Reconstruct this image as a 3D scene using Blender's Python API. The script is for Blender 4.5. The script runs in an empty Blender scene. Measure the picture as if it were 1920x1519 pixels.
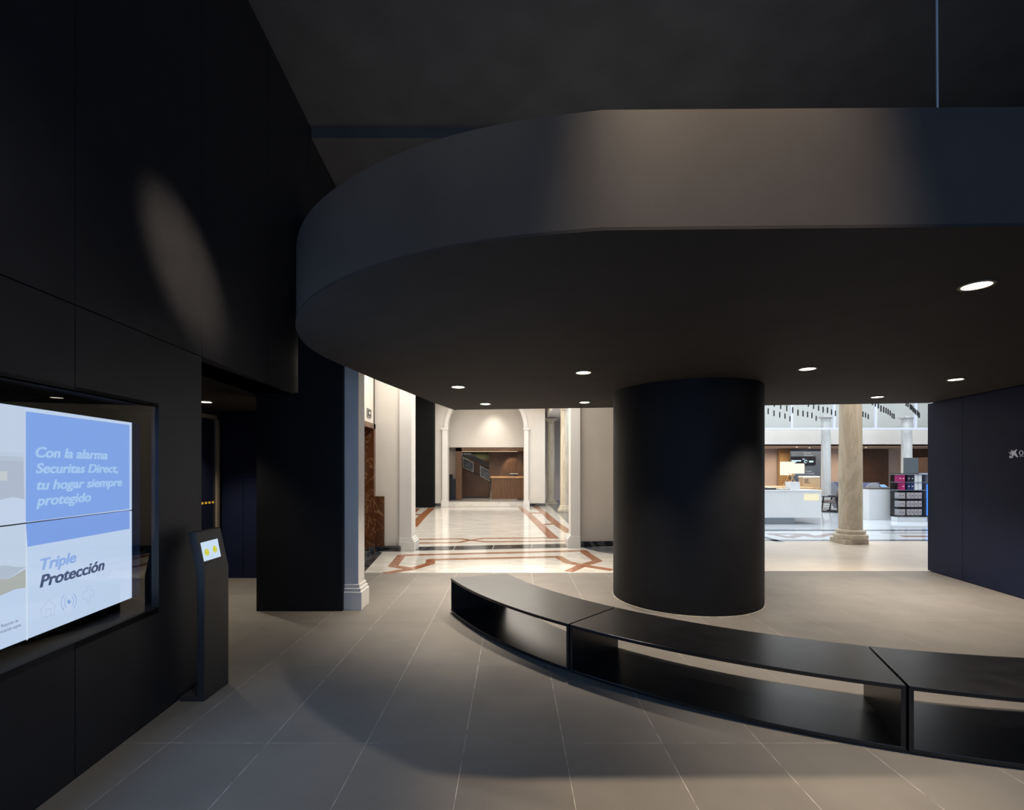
import bpy, math, random
from mathutils import Vector, Matrix
random.seed(7)
S = bpy.context.scene
C = S.collection
F_PX, CX, HY, EYE = 928.0, 960.0, 882.0, 1.66

# ------------------------------------------------------------------ camera
cam = bpy.data.cameras.new('camera'); co = bpy.data.objects.new('camera', cam); C.objects.link(co)
co.location = (0, 0, EYE); co.rotation_euler = (math.radians(90), 0, 0)
cam.sensor_width = 36; cam.sensor_fit = 'HORIZONTAL'; cam.lens = F_PX/1920*36
cam.shift_y = (HY-759.5)/1920; cam.clip_start = .05; cam.clip_end = 200
S.camera = co
# ------------------------------------------------------------------ world and exposure
w = bpy.data.worlds.new('world'); S.world = w; w.use_nodes = True
w.node_tree.nodes['Background'].inputs[0].default_value = (.25, .42, 1, 1)
w.node_tree.nodes['Background'].inputs[1].default_value = .15
S.view_settings.view_transform = 'Standard'; S.view_settings.look = 'None'
S.view_settings.exposure = 0; S.view_settings.gamma = 1; S.view_settings.use_curve_mapping = False
# ------------------------------------------------------------------ large lights
def area(name, loc, size, power, col, rot=(0, 0, 0), spread=180):
    l = bpy.data.lights.new(name, 'AREA'); l.shape = 'RECTANGLE'; l.size, l.size_y = size
    l.energy = power; l.color = col; l.spread = math.radians(spread)
    o = bpy.data.objects.new(name, l); C.objects.link(o); o.location = loc; o.rotation_euler = rot
    return o
def spot(name, loc, target, power, col, ang=60, blend=.6, rad=.04):
    l = bpy.data.lights.new(name, 'SPOT'); l.energy = power; l.color = col
    l.spot_size = math.radians(ang); l.spot_blend = blend; l.shadow_soft_size = rad
    o = bpy.data.objects.new(name, l); C.objects.link(o); o.location = loc
    o.rotation_euler = (Vector(target)-Vector(loc)).to_track_quat('-Z', 'Y').to_euler()
    return o
WARM = (1, .80, .58); NEUT = (1, .93, .83); BLUE = (.30, .52, 1.0); DAY = (.80, .90, 1.0)
area('entrance_daylight', (1.5, -3.9, 2.2), (6.5, 3.4), 120, (.38, .60, 1), (math.radians(90), 0, 0))
area('portal_ceiling_light', (-.6, 9.2, 4.3), (3.6, 1.4), 135, NEUT)
area('hall_ceiling_light', (-1.2, 16.5, 4.85), (4.6, 10.5), 540, NEUT)
area('vestibule_ceiling_light', (8.2, 9.6, 4.2), (5.4, 2.0), 120, NEUT)
area('patio_skylight', (11.5, 15.9, 6.9), (15, 8), 1280, DAY)
area('gallery_upper_light', (13, 21.6, 6.5), (13, .6), 60, NEUT)
area('gallery_light', (12.5, 23.4, 2.6), (10.0, 2.4), 300, WARM)
area('hall_side_fill', (2.75, 18, 4.2), (.8, 9), 90, DAY)  # added bluish fill between columns and right hall wall, no fixture
area('ceiling_fill', (1.2, 5.6, 3.4), (3.5, 3.5), 13, (1, .92, .85), (math.radians(180), 0, 0))  # added uplight without a real fixture, lifts the dark ceiling
spot('ceiling_spot', (.9, 1.4, 6.0), (.95, 2.08, 3.0), 1350, WARM, 31, .9, .05)
spot('ceiling_spot', (-.7, 1.95, 6.0), (-1.25, 2.1, 0), 240, NEUT, 60, .9, .05)
spot('ceiling_spot', (.5, .75, 6.0), (.5, 1.7, 0), 60, WARM, 50, .9, .05)
spot('ceiling_spot', (1.2, .6, 5.95), (-2.41, 3.67, 3.15), 2500, WARM, 9.5, 1, .05)

# ------------------------------------------------------------------ projection helpers (measured pixel -> point on a real plane)
def FL(px, py, z=0):
    Y = (EYE-z)*F_PX/(py-HY)
    return Vector(((px-CX)/F_PX*Y, Y, z))
def AT(px, py, Y):
    return Vector(((px-CX)/F_PX*Y, Y, EYE-(py-HY)/F_PX*Y))

# ------------------------------------------------------------------ materials
MATS = {}
def mat(name, col, rough=.5, metal=0, emit=None, estr=1, noise=None, bump=0, spec=.5, coat=0, bscale=60):
    if name in MATS: return MATS[name]
    m = bpy.data.materials.new(name); m.use_nodes = True; nt = m.node_tree; b = nt.nodes['Principled BSDF']
    b.inputs['Base Color'].default_value = (*col, 1); b.inputs['Roughness'].default_value = rough
    b.inputs['Metallic'].default_value = metal; b.inputs['Specular IOR Level'].default_value = spec
    b.inputs['Coat Weight'].default_value = coat; b.inputs['Coat Roughness'].default_value = .08
    if emit: b.inputs['Emission Color'].default_value = (*emit, 1); b.inputs['Emission Strength'].default_value = estr
    tc = nt.nodes.new('ShaderNodeTexCoord')
    if noise:
        sc, amt, stretch = noise
        mp = nt.nodes.new('ShaderNodeMapping'); mp.inputs['Scale'].default_value = stretch
        n = nt.nodes.new('ShaderNodeTexNoise'); n.inputs['Scale'].default_value = sc; n.inputs['Detail'].default_value = 6
        r = nt.nodes.new('ShaderNodeMapRange'); r.inputs['From Min'].default_value = .3; r.inputs['From Max'].default_value = .7
        r.inputs['To Min'].default_value = 1-amt; r.inputs['To Max'].default_value = 1+amt
        mx = nt.nodes.new('ShaderNodeMix'); mx.data_type = 'RGBA'; mx.blend_type = 'MULTIPLY'; mx.inputs[0].default_value = 1
        mx.inputs[6].default_value = (*col, 1)
        nt.links.new(tc.outputs['Object'], mp.inputs[0]); nt.links.new(mp.outputs[0], n.inputs['Vector'])
        nt.links.new(n.outputs[0], r.inputs[0]); nt.links.new(r.outputs[0], mx.inputs[7])
        nt.links.new(mx.outputs[2], b.inputs['Base Color'])
    if bump:
        n2 = nt.nodes.new('ShaderNodeTexNoise'); n2.inputs['Scale'].default_value = bscale; n2.inputs['Detail'].default_value = 3
        bp = nt.nodes.new('ShaderNodeBump'); bp.inputs['Strength'].default_value = bump; bp.inputs['Distance'].default_value = .002
        nt.links.new(tc.outputs['Object'], n2.inputs['Vector']); nt.links.new(n2.outputs[0], bp.inputs['Height'])
        nt.links.new(bp.outputs[0], b.inputs['Normal'])
    MATS[name] = m; return m
def glow(name, col, s=1): return mat(name, (.01, .01, .01), .6, emit=col, estr=s, spec=0)
def rgb(r, g, b):
    f = lambda c: ((c/255+.055)/1.055)**2.4 if c > 10 else c/255/12.92
    return (f(r), f(g), f(b))

M_black = mat('black_panel', (.026, .027, .033), .45, spec=.25, noise=(5, .10, (1, 1, 1)), bump=.15, bscale=350)
M_navy = mat('dark_wall_panel', (.011, .015, .040), .5, spec=.12, noise=(5, .10, (1, 1, 1)), bump=.15, bscale=350)
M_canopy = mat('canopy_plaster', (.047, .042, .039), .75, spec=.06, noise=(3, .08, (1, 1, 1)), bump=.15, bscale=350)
M_ceil = mat('dark_ceiling', (.11, .108, .11), .8, noise=(2, .15, (1, 1, 1)))
M_col = mat('column_black', (.0095, .0095, .011), .6, spec=.25, noise=(4, .15, (1, 1, 1)), bump=.2, bscale=350)
M_bench = mat('bench_lacquer', (.012, .012, .013), .30, noise=(8, .3, (1, 1, 1)), bump=.06, bscale=200)
M_kiosk = mat('kiosk_metal', (.035, .034, .035), .45, noise=(9, .1, (1, 1, 1)))
M_white = mat('white_plaster', (.74, .70, .64), .7, noise=(1.5, .03, (1, 1, 1)))
M_trimw = mat('white_trim', (.80, .78, .75), .5, noise=(2, .03, (1, 1, 1)))
M_beige = mat('beige_plaster', (.56, .47, .38), .7, noise=(1.5, .03, (1, 1, 1)))
M_desk = mat('white_solid_surface', (.78, .80, .82), .25, noise=(1.5, .02, (1, 1, 1)))
M_darkbox = mat('dark_brown_board', (.05, .038, .032), .5, noise=(4, .2, (1, 1, 1)))
M_grout = mat('pale_grout', (.50, .48, .45), .8, noise=(9, .75, (1, 1, 1)))
M_wood = mat('walnut', (.11, .053, .024), .4, noise=(6, .35, (6, 6, .4)))
M_dwood = mat('dark_walnut', (.07, .030, .013), .45, noise=(6, .4, (5, 5, .4)))
M_lwood = mat('light_oak', (.62, .40, .20), .4, noise=(9, .2, (1, 1, .3)))
M_steel = mat('pale_steel', (.45, .50, .60), .35, .6, noise=(9, .05, (1, 1, 1)))
M_blk = mat('plain_black', (.012, .012, .014), .4, noise=(9, .1, (1, 1, 1)))
M_grey = mat('grey_fabric', (.30, .31, .34), .9, noise=(60, .15, (1, 1, 1)))
M_blfab = mat('blue_grey_fabric', (.16, .18, .30), .9, noise=(60, .15, (1, 1, 1)))
M_cush = mat('brown_grey_fabric', (.16, .13, .12), .9, noise=(60, .15, (1, 1, 1)))
M_carpet = mat('grey_carpet', (.20, .20, .24), .95, noise=(80, .15, (1, 1, 1)))
M_lamp = glow('lamp_lens', (1, .88, .70), 14)
M_ring = mat('lamp_ring', (.25, .2, .14), .4, .5, noise=(9, .1, (1, 1, 1)))

def stone(name, base, vein, rough, scale=1.6, amount=.55, coat=0, stretch=(1, 1, 1), wd=.08):
    m = bpy.data.materials.new(name); m.use_nodes = True; nt = m.node_tree; b = nt.nodes['Principled BSDF']
    tc = nt.nodes.new('ShaderNodeTexCoord'); mp = nt.nodes.new('ShaderNodeMapping'); mp.inputs['Scale'].default_value = stretch
    mp.inputs['Rotation'].default_value = (0, 0, .5)
    n = nt.nodes.new('ShaderNodeTexNoise'); n.inputs['Scale'].default_value = scale; n.inputs['Detail'].default_value = 8
    n.inputs['Distortion'].default_value = 1.6; n.inputs['Roughness'].default_value = .6
    r = nt.nodes.new('ShaderNodeValToRGB')
    r.color_ramp.elements[0].position = .48-wd; r.color_ramp.elements[0].color = (*base, 1)
    r.color_ramp.elements[1].position = .48+wd; r.color_ramp.elements[1].color = (*base, 1)
    e = r.color_ramp.elements.new(.48); e.color = tuple(base[i]*(1-amount)+vein[i]*amount for i in range(3))+(1,)
    nt.links.new(tc.outputs['Object'], mp.inputs[0]); nt.links.new(mp.outputs[0], n.inputs['Vector'])
    nt.links.new(n.outputs[0], r.inputs[0]); nt.links.new(r.outputs[0], b.inputs['Base Color'])
    b.inputs['Roughness'].default_value = rough; MATS[name] = m; return m
M_marble = stone('white_marble', (.74, .71, .65), (.50, .49, .46), .10, 1.1, .6, stretch=(.5, 1.6, 1))
M_terra = stone('terracotta_marble', (.30, .11, .045), (.60, .38, .26), .15, 4, .6, wd=.03)
M_pillar = mat('matt_black_pillar', (.008, .008, .009), .8, spec=.05, noise=(4, .15, (1, 1, 1)))
M_brownm = stone('brown_marble', (.10, .034, .012), (.45, .27, .13), .2, 1.8, .6, wd=.018)
M_blackm = stone('black_marble', (.012, .014, .018), (.30, .30, .30), .12, 2.2, .35)
M_greym = stone('grey_marble', (.10, .11, .13), (.28, .28, .30), .12, 2, .5)
M_beigem = stone('beige_marble', (.62, .55, .47), (.52, .45, .38), .28, 1.2, .6, stretch=(.5, 2, 1))
M_stone = stone('column_stone', (.56, .49, .38), (.28, .23, .16), .45, 1.3, .4, stretch=(2.2, 2.2, .5))
M_pstone = stone('pale_column_stone', (.62, .62, .60), (.42, .44, .46), .4, 2.5, .5, stretch=(2, 2, .2))

# basalt tile: fine speckle, per-tile tone
mt = bpy.data.materials.new('basalt_tile'); mt.use_nodes = True; nt = mt.node_tree; b = nt.nodes['Principled BSDF']
oi = nt.nodes.new('ShaderNodeObjectInfo'); ge = nt.nodes.new('ShaderNodeNewGeometry')
n1 = nt.nodes.new('ShaderNodeTexNoise'); n1.inputs['Scale'].default_value = 320; n1.inputs['Detail'].default_value = 2
n2 = nt.nodes.new('ShaderNodeTexNoise'); n2.inputs['Scale'].default_value = 2.2; n2.inputs['Detail'].default_value = 7
ma = nt.nodes.new('ShaderNodeMath'); ma.operation = 'MULTIPLY_ADD'; ma.inputs[1].default_value = .35; ma.inputs[2].default_value = .66
mb = nt.nodes.new('ShaderNodeMath'); mb.operation = 'MULTIPLY_ADD'; mb.inputs[1].default_value = .5
mc = nt.nodes.new('ShaderNodeMath'); mc.operation = 'MULTIPLY_ADD'; mc.inputs[1].default_value = .14
mx = nt.nodes.new('ShaderNodeMix'); mx.data_type = 'RGBA'; mx.blend_type = 'MULTIPLY'; mx.inputs[0].default_value = 1
mx.inputs[6].default_value = (.158, .147, .134, 1)
nt.links.new(ge.outputs['Position'], n1.inputs['Vector']); nt.links.new(ge.outputs['Position'], n2.inputs['Vector'])
nt.links.new(n1.outputs[0], ma.inputs[0]); nt.links.new(n2.outputs[0], mb.inputs[0]); nt.links.new(ma.outputs[0], mb.inputs[2])
nt.links.new(oi.outputs['Random'], mc.inputs[0]); nt.links.new(mb.outputs[0], mc.inputs[2])
nt.links.new(mc.outputs[0], mx.inputs[7]); nt.links.new(mx.outputs[2], b.inputs['Base Color'])
b.inputs['Roughness'].default_value = .6; b.inputs['Specular IOR Level'].default_value = .22; M_tile = mt

# glass: thin pane, see-through with mirror reflection
def glass(name, tint, ior=1.5):
    m = bpy.data.materials.new(name); m.use_nodes = True; nt = m.node_tree
    for n in list(nt.nodes):
        if n.type == 'BSDF_PRINCIPLED': nt.nodes.remove(n)
    out = nt.nodes['Material Output']; t = nt.nodes.new('ShaderNodeBsdfTransparent'); g = nt.nodes.new('ShaderNodeBsdfGlossy')
    t.inputs[0].default_value = (*tint, 1); g.inputs['Roughness'].default_value = .0
    f = nt.nodes.new('ShaderNodeFresnel'); f.inputs[0].default_value = ior; x = nt.nodes.new('ShaderNodeMixShader')
    gm = nt.nodes.new('ShaderNodeNewGeometry'); ml = nt.nodes.new('ShaderNodeMath'); ml.operation = 'SUBTRACT'; ml.use_clamp = True; ml.inputs[0].default_value = 1
    m2 = nt.nodes.new('ShaderNodeMath'); m2.operation = 'MULTIPLY'; nt.links.new(gm.outputs['Backfacing'], ml.inputs[1])
    nt.links.new(f.outputs[0], m2.inputs[0]); nt.links.new(ml.outputs[0], m2.inputs[1])
    nt.links.new(m2.outputs[0], x.inputs[0]); nt.links.new(t.outputs[0], x.inputs[1]); nt.links.new(g.outputs[0], x.inputs[2])
    nt.links.new(x.outputs[0], out.inputs[0]); return m
M_glass = glass('clear_glass', (.94, .96, .97))

# ------------------------------------------------------------------ mesh helpers
class MB:
    def __init__(s): s.v = []; s.f = []
    def poly(s, pts):
        i = len(s.v); s.v += [tuple(p) for p in pts]; s.f.append(tuple(range(i, i+len(pts)))); return s
    def box(s, x0, x1, y0, y1, z0, z1):
        return s.hexa([(x0, y0), (x1, y0), (x1, y1), (x0, y1)], z0, z1)
    def hexa(s, ring, z0, z1, ztop=None):          # prism over a ccw ring of (x, y)
        n = len(ring); i = len(s.v)
        s.v += [(p[0], p[1], z0(p) if callable(z0) else z0) for p in ring]
        s.v += [(p[0], p[1], z1(p) if callable(z1) else z1) for p in ring]
        s.f.append(tuple(i+k for k in reversed(range(n)))); s.f.append(tuple(i+n+k for k in range(n)))
        for k in range(n):
            k2 = (k+1) % n; s.f.append((i+k, i+k2, i+n+k2, i+n+k))
        return s
    def extr(s, pts, off):                          # prism of a 3d polygon along off
        n = len(pts); i = len(s.v); off = Vector(off)
        s.v += [tuple(p) for p in pts]+[tuple(Vector(p)+off) for p in pts]
        s.f.append(tuple(i+k for k in range(n))); s.f.append(tuple(i+n+k for k in reversed(range(n))))
        for k in range(n):
            k2 = (k+1) % n; s.f.append((i+k2, i+k, i+n+k, i+n+k2))
        return s
    def lathe(s, prof, c=(0, 0), n=32):             # prof: (r, z) bottom to top
        i = len(s.v)
        for r, z in prof:
            for k in range(n):
                a = 2*math.pi*k/n; s.v.append((c[0]+r*math.cos(a), c[1]+r*math.sin(a), z))
        for j in range(len(prof)-1):
            for k in range(n):
                k2 = (k+1) % n; s.f.append((i+j*n+k, i+j*n+k2, i+(j+1)*n+k2, i+(j+1)*n+k))
        s.f.append(tuple(i+k for k in reversed(range(n)))); s.f.append(tuple(i+(len(prof)-1)*n+k for k in range(n)))
        return s
    def bar(s, a, b, r, n=8):
        a = Vector(a); b = Vector(b); d = (b-a).normalized(); u = d.orthogonal().normalized(); w_ = d.cross(u); i = len(s.v)
        for p in (a, b):
            for k in range(n):
                t = 2*math.pi*k/n; s.v.append(tuple(p+u*r*math.cos(t)+w_*r*math.sin(t)))
        for k in range(n):
            k2 = (k+1) % n; s.f.append((i+k, i+k2, i+n+k2, i+n+k))
        s.f.append(tuple(i+k for k in reversed(range(n)))); s.f.append(tuple(i+n+k for k in range(n)))
        return s
    def build(s, name, m, parent=None, smooth=False, bevel=0):
        me = bpy.data.meshes.new(name); me.from_pydata(s.v, [], s.f); me.materials.append(m); me.validate(); me.update()
        import bmesh
        bm = bmesh.new(); bm.from_mesh(me); bmesh.ops.recalc_face_normals(bm, faces=bm.faces); bm.to_mesh(me); bm.free()
        o = bpy.data.objects.new(name, me); C.objects.link(o)
        if smooth:
            for p in me.polygons: p.use_smooth = True
            me.set_sharp_from_angle(angle=math.radians(35))
        if bevel:
            md = o.modifiers.new('bevel', 'BEVEL'); md.width = bevel; md.segments = 2; md.limit_method = 'ANGLE'
        if parent:
            o.parent = parent
            if parent.type == 'EMPTY': o.matrix_parent_inverse = Matrix.Translation(parent.location).inverted()
        return o
def struct(o): o['kind'] = 'structure'; return o
def tag(o, label, cat, group=None):
    o['label'] = label; o['category'] = cat
    if group: o['group'] = group
    return o
def thing(name, label, cat, loc=(0, 0, 0), group=None):
    o = bpy.data.objects.new(name, None); C.objects.link(o); o.location = loc; o.empty_display_size = .1
    return tag(o, label, cat, group)
def copy_tree(o, parent=None):
    c = o.copy(); C.objects.link(c)
    if parent: c.parent = parent
    for ch in list(o.children): copy_tree(ch, c)
    return c
def pbox(px0, px1, py0, py1, Y, d):                 # box whose front face sits at depth Y, d metres deep
    a = AT(px0, py1, Y); b_ = AT(px1, py0, Y)
    return MB().box(a.x, b_.x, Y, Y+d, a.z, b_.z)
def text_mesh(name, string, m, origin, xd, width=None, height=.1, shear=0, bold=0, parent=None, right=False, depth=.0008):
    cu = bpy.data.curves.new(name, 'FONT'); cu.body = string; cu.size = 1; cu.shear = shear; cu.offset = bold; cu.extrude = 0
    to = bpy.data.objects.new(name, cu); C.objects.link(to)
    dg = bpy.context.evaluated_depsgraph_get(); me = bpy.data.meshes.new_from_object(to.evaluated_get(dg))
    bpy.data.objects.remove(to)
    xs = [v.co.x for v in me.vertices]; x0, x1 = min(xs), max(xs)
    sy = height/.72; sx = (width/(x1-x0)) if width else sy
    xd = Vector(xd).normalized(); nrm = xd.cross(Vector((0, 0, 1)))
    for v in me.vertices:
        u = (v.co.x-x0)*sx-(width if right else 0)
        v.co = Vector(origin)+xd*u+Vector((0, 0, v.co.y*sy))
    if bold > .015:                                  # heavier strokes: a second, shifted layer of the same letters
        vs = [tuple(v.co) for v in me.vertices]; fs = [tuple(p.vertices) for p in me.polygons]; k = len(vs); sh = xd*height*.06
        me = bpy.data.meshes.new(name); me.from_pydata(vs+[tuple(Vector(v)+sh+nrm*.0004) for v in vs], [], fs+[tuple(i+k for i in f) for f in fs])
    me.materials.clear(); me.materials.append(m)
    o = bpy.data.objects.new(name, me); C.objects.link(o)
    if parent:
        o.parent = parent
        if parent.type == 'EMPTY': o.matrix_parent_inverse = Matrix.Translation(parent.location).inverted()
    return o

def WL(y): return -2.33-.065*(y-2.42)               # left wall face
def WR(y): return 6.58+.164*(y-6.36)                # right wall face
def ZS(x): return 2.67+.0145*x                      # canopy soffit
CEIL = 6.08
# ================================================================== SETTING
# grey tiled floor ---------------------------------------------------
fl = struct(MB().box(-4.6, 7.6, -4.6, 8.02, -.06, -.0005).box(2.91, 7.6, 8.02, 8.155, -.06, -.0005).build('floor', M_grout))
g = .0016
xs = [-.287+.6*k for k in range(-8, 13)]
ys = [3.014+1.2*k for k in range(-6, 5)]+[8.02]
tile_cache = {}
for a, b_ in zip(xs[:-1], xs[1:]):
    for c, d in zip(ys[:-1], ys[1:]):
        if d < 3.8 and b_ < -2.5: continue
        if a > 7.2 or d < -4: continue
        if d > 8 and a > 2.6: d = 8.155
        key = round(d-c, 3)
        if key not in tile_cache:
            tile_cache[key] = MB().box(g, .6-g, g, key-g, -.012, 0).build('floor_tile', M_tile, fl).data
            o = bpy.data.objects['floor_tile']; bpy.data.objects.remove(o)
        o = bpy.data.objects.new('floor_tile', tile_cache[key]); C.objects.link(o); o.parent = fl; o.location = (a, c, random.uniform(0, .0003))

# left wall: panels with a niche for the screens ----------------------
def wl(mb, y0, y1, z0, z1, f=0, t=.05):
    return mb.hexa([(WL(y0)-f, y0), (WL(y1)-f, y1), (WL(y1)-f-t, y1), (WL(y0)-f-t, y0)], z0, z1)
mb = MB(); wl(mb, -4.6, 3.87, 0, .72, .052, .45); wl(mb, -4.6, 3.87, 2.11, 2.545, .052, .45); wl(mb, 3.58, 3.87, .72, 2.11, .052, .45)
wl(mb, -4.6, .2, .72, 2.11, .052, .45); wl(mb, -4.6, 8.3, 2.57, CEIL, .052, .45)
wleft = struct(mb.build('wall_left', M_black))
pg = .003
edges = [-3.38, -2.17, -.96, .25, 1.454, 2.658, 3.866]
for y0, y1 in zip(edges[:-1], edges[1:]):
    mb = MB(); a, b_ = y0+pg, y1-pg
    if y1 < .5: wl(mb, a, b_, .01, 2.545)
    else:
        wl(mb, a, b_, .01, .735-pg); wl(mb, a, b_, 2.09, 2.545)
        if y1 > 3.5: wl(mb, 3.35, b_, .735-pg, 2.09)
    mb.build('wall_panel', M_black, wleft)
ue = edges+[5.07, 6.28, 7.49, 8.3]
for y0, y1 in zip(ue[:-1], ue[1:]):
    wl(MB(), y0+pg, y1-pg, 2.552, CEIL-.01).build('wall_panel', M_black, wleft)
mb = MB(); wl(mb, .25, 3.35, .70, .735, .0, .06); wl(mb, .25, 3.35, 2.09, 2.11, .0, .06); wl(mb, .25, 3.56, .70, .735, .06, .36); wl(mb, .25, 3.56, 2.09, 2.11, .06, .36); wl(mb, 3.56, 3.58, .70, 2.11, .05, .39)
wl(mb, .25, 3.58, .70, 2.11, .42, .02)
mb.build('niche_lining', mat('niche_black', (.012, .011, .011), .7, spec=.1, noise=(4, .2, (1, 1, 1))), wleft)
wl(MB(), .25, 3.345, .737, 2.088, .012, .008).build('glass_pane', M_glass, wleft)
# recess behind the kiosk
MB().box(-4.6, -2.48, 3.87-.02, 3.9, 0, 2.56).build('wall_recess_front', M_black, None)
struct(bpy.data.objects['wall_recess_front'])
mb = MB().box(-4.6, -3.72, 7.62, 7.7, 0, 2.57); r1 = struct(MB().box(-4.6, -2.3, 7.66, 7.72, 0, 2.57).build('wall_recess_back', M_navy))
for x0, x1 in ((-4.45, -4.14), (-4.134, -3.0), (-2.994, -2.4)):
    MB().box(x0, x1, 7.62, 7.655, .005, 2.56).build('wall_panel', M_navy, r1)
r2 = struct(MB().box(-4.62, -4.5, 3.87, 7.7, 0, 2.57).build('wall_recess_left', M_black))
r3 = struct(MB().box(-4.62, WL(7)+.02, 3.87, 7.7, 2.57, 2.62).build('ceiling_recess', M_canopy))
# glazed door in recess left wall
d = struct(MB().box(-4.5, -4.46, 6.2, 7.44, .01, 2.42).build('door_1', mat('dark_glass_door', (.012, .014, .03), .08)))
mb = MB().box(-4.5, -4.43, 7.44, 7.50, 0, 2.48).box(-4.5, -4.43, 6.14, 6.2, 0, 2.48).box(-4.5, -4.43, 6.14, 7.5, 2.42, 2.48)
mb.build('door_frame', mat('brass_grey_frame', (.36, .31, .22), .4, .4, noise=(9, .05, (1, 1, 1))), d)
dotm = mat('amber_sticker', (.95, .55, .06), .5, noise=(9, .05, (1, 1, 1)), emit=(.9, .45, .05), estr=.15)
for k in range(14):
    y = 6.25+k*.085
    MB().box(-4.459, -4.455, y, y+.045, 1.17, 1.2).build('safety_dot', dotm, d)
# ceiling
c1 = struct(MB().box(-3.2, 8, -4.6, 6.39, CEIL, CEIL+.1).build('ceiling', M_ceil))
struct(MB().box(-3.4, 8, 6.39, 8.4, CEIL-.13, CEIL+.1).build('ceiling', M_ceil))
# wall behind the camera with entrance glazing
wb = struct(MB().box(-3, 8, -4.7, -4.6, 0, CEIL).build('wall_entrance', M_black))
# wall over the wide opening, beyond the canopy
struct(MB().box(-3.4, 8, 8.2, 8.4, 3.7, CEIL).build('wall_over_opening', M_ceil))
# right wall
wr = struct(MB().hexa([(WR(-4.6)+.05, -4.6), (WR(8.19)+.05, 8.15), (WR(8.19)+.3, 8.19), (WR(-4.6)+.3, -4.6)], 0, CEIL).build('wall_right', M_navy))
re_ = [-2.9, -1.65, -.4, .85, 2.1, 3.35, 4.6, 5.85, 7.38, 8.19]
re_ = [-3.55, -2.2, -.85, .5, 1.85, 3.2, 4.55, 5.95, 7.42, 8.19]
for y0, y1 in zip(re_[:-1], re_[1:]):
    y0 += pg; y1 -= pg if y1 < 8 else 0
    ztop = lambda p: ZS(p[0])-.012
    MB().hexa([(WR(y0), y0), (WR(y1), y1), (WR(y1)+.05, y1), (WR(y0)+.05, y0)], .012, ztop if y0 > 1.8 else CEIL-.05).build('wall_panel', M_navy, wr)

# ================================================================== CANOPY
pts = [(1130, 432), (1030, 438), (930, 447), (842, 460), (755, 482.5), (680, 505), (608, 535), (561, 569), (552, 583), (549, 602),
       (547.5, 616), (559, 637), (578, 655), (603, 670), (640, 684), (669, 696), (703, 712), (750, 729.5), (773, 739), (809, 753.6), (829, 761), (852, 769)]
def unpro(px, py):
    # ray from the eye onto the (slightly sloping) soffit plane
    dx, dz = (px-CX)/F_PX, (HY-py)/F_PX
    Y = (2.67-EYE)/(dz-.0145*dx)
    return (dx*Y, Y)
raw = [unpro(*p) for p in pts]
def smooth_ring(P, it=40):
    P = [Vector(p) for p in P]
    # resample by arc length then relax
    L = [0]
    for a, b_ in zip(P[:-1], P[1:]): L.append(L[-1]+(b_-a).length)
    N = 110; out = []
    for k in range(N+1):
        t = L[-1]*k/N; j = max(i for i in range(len(L)) if L[i] <= t+1e-9); j = min(j, len(P)-2)
        u = (t-L[j])/(L[j+1]-L[j]); out.append(P[j].lerp(P[j+1], u))
    for _ in range(it):
        out = [out[0]]+[(out[i-1]+out[i]*2+out[i+1])/4 for i in range(1, len(out)-1)]+[out[-1]]
    return out
curve = smooth_ring(raw)
yf = curve[0].y
ring = [(p.x, p.y) for p in curve]
ring += [(curve[-1].x+.04, 8.16), (WR(8.16)-.001, 8.16), (WR(yf+.05)-.001, yf+.06)]
cano = thing('canopy', 'large dark curved canopy slab overhead with rounded left end', 'canopy', (2.5, 5, 2.7))
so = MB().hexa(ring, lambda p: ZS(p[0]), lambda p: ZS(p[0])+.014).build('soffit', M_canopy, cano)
n = len(ring)
def inset(ring, dlt):
    c = []
    for i, p in enumerate(ring):
        a = Vector(ring[i-1]); b_ = Vector(ring[(i+1) % len(ring)]); t = (b_-a).normalized(); nn = Vector((-t.y, t.x))
        c.append((p[0]+nn.x*dlt, p[1]+nn.y*dlt))
    return c
area2 = sum(ring[i][0]*ring[(i+1) % n][1]-ring[(i+1) % n][0]*ring[i][1] for i in range(n))
rin = inset(ring, -.004 if area2 < 0 else .004)
rin = rin[:len(curve)]+ring[len(curve):]
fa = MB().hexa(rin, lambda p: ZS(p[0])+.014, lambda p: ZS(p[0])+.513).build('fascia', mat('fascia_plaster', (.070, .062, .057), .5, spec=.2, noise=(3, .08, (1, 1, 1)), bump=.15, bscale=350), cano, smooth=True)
# round column
cc = (2.28, 6.51)
rc = thing('round_column', 'massive black round column carrying the canopy', 'column', (*cc, 0))
MB().lathe([(.930, .012), (.930, ZS(2.28)+.002)], cc, 128).build('shaft', M_col, rc, smooth=True)
MB().lathe([(.934, 0), (.934, .008), (.92, .012)], cc, 128).build('base_seal', mat('pale_sealant', (.55, .5, .42), .6, noise=(9, .2, (1, 1, 1))), rc, smooth=True)
# suspension rod
rod = tag(MB().bar((2.28, 2.65, ZS(2)+.5), (2.262, 2.65, CEIL), .0055, 10).build('suspension_rod', mat('pale_blue_rod', (.62, .68, .8), .5, noise=(9, .05, (1, 1, 1)))), 'thin pale vertical rod rising from the canopy to the ceiling', 'rod')

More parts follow.
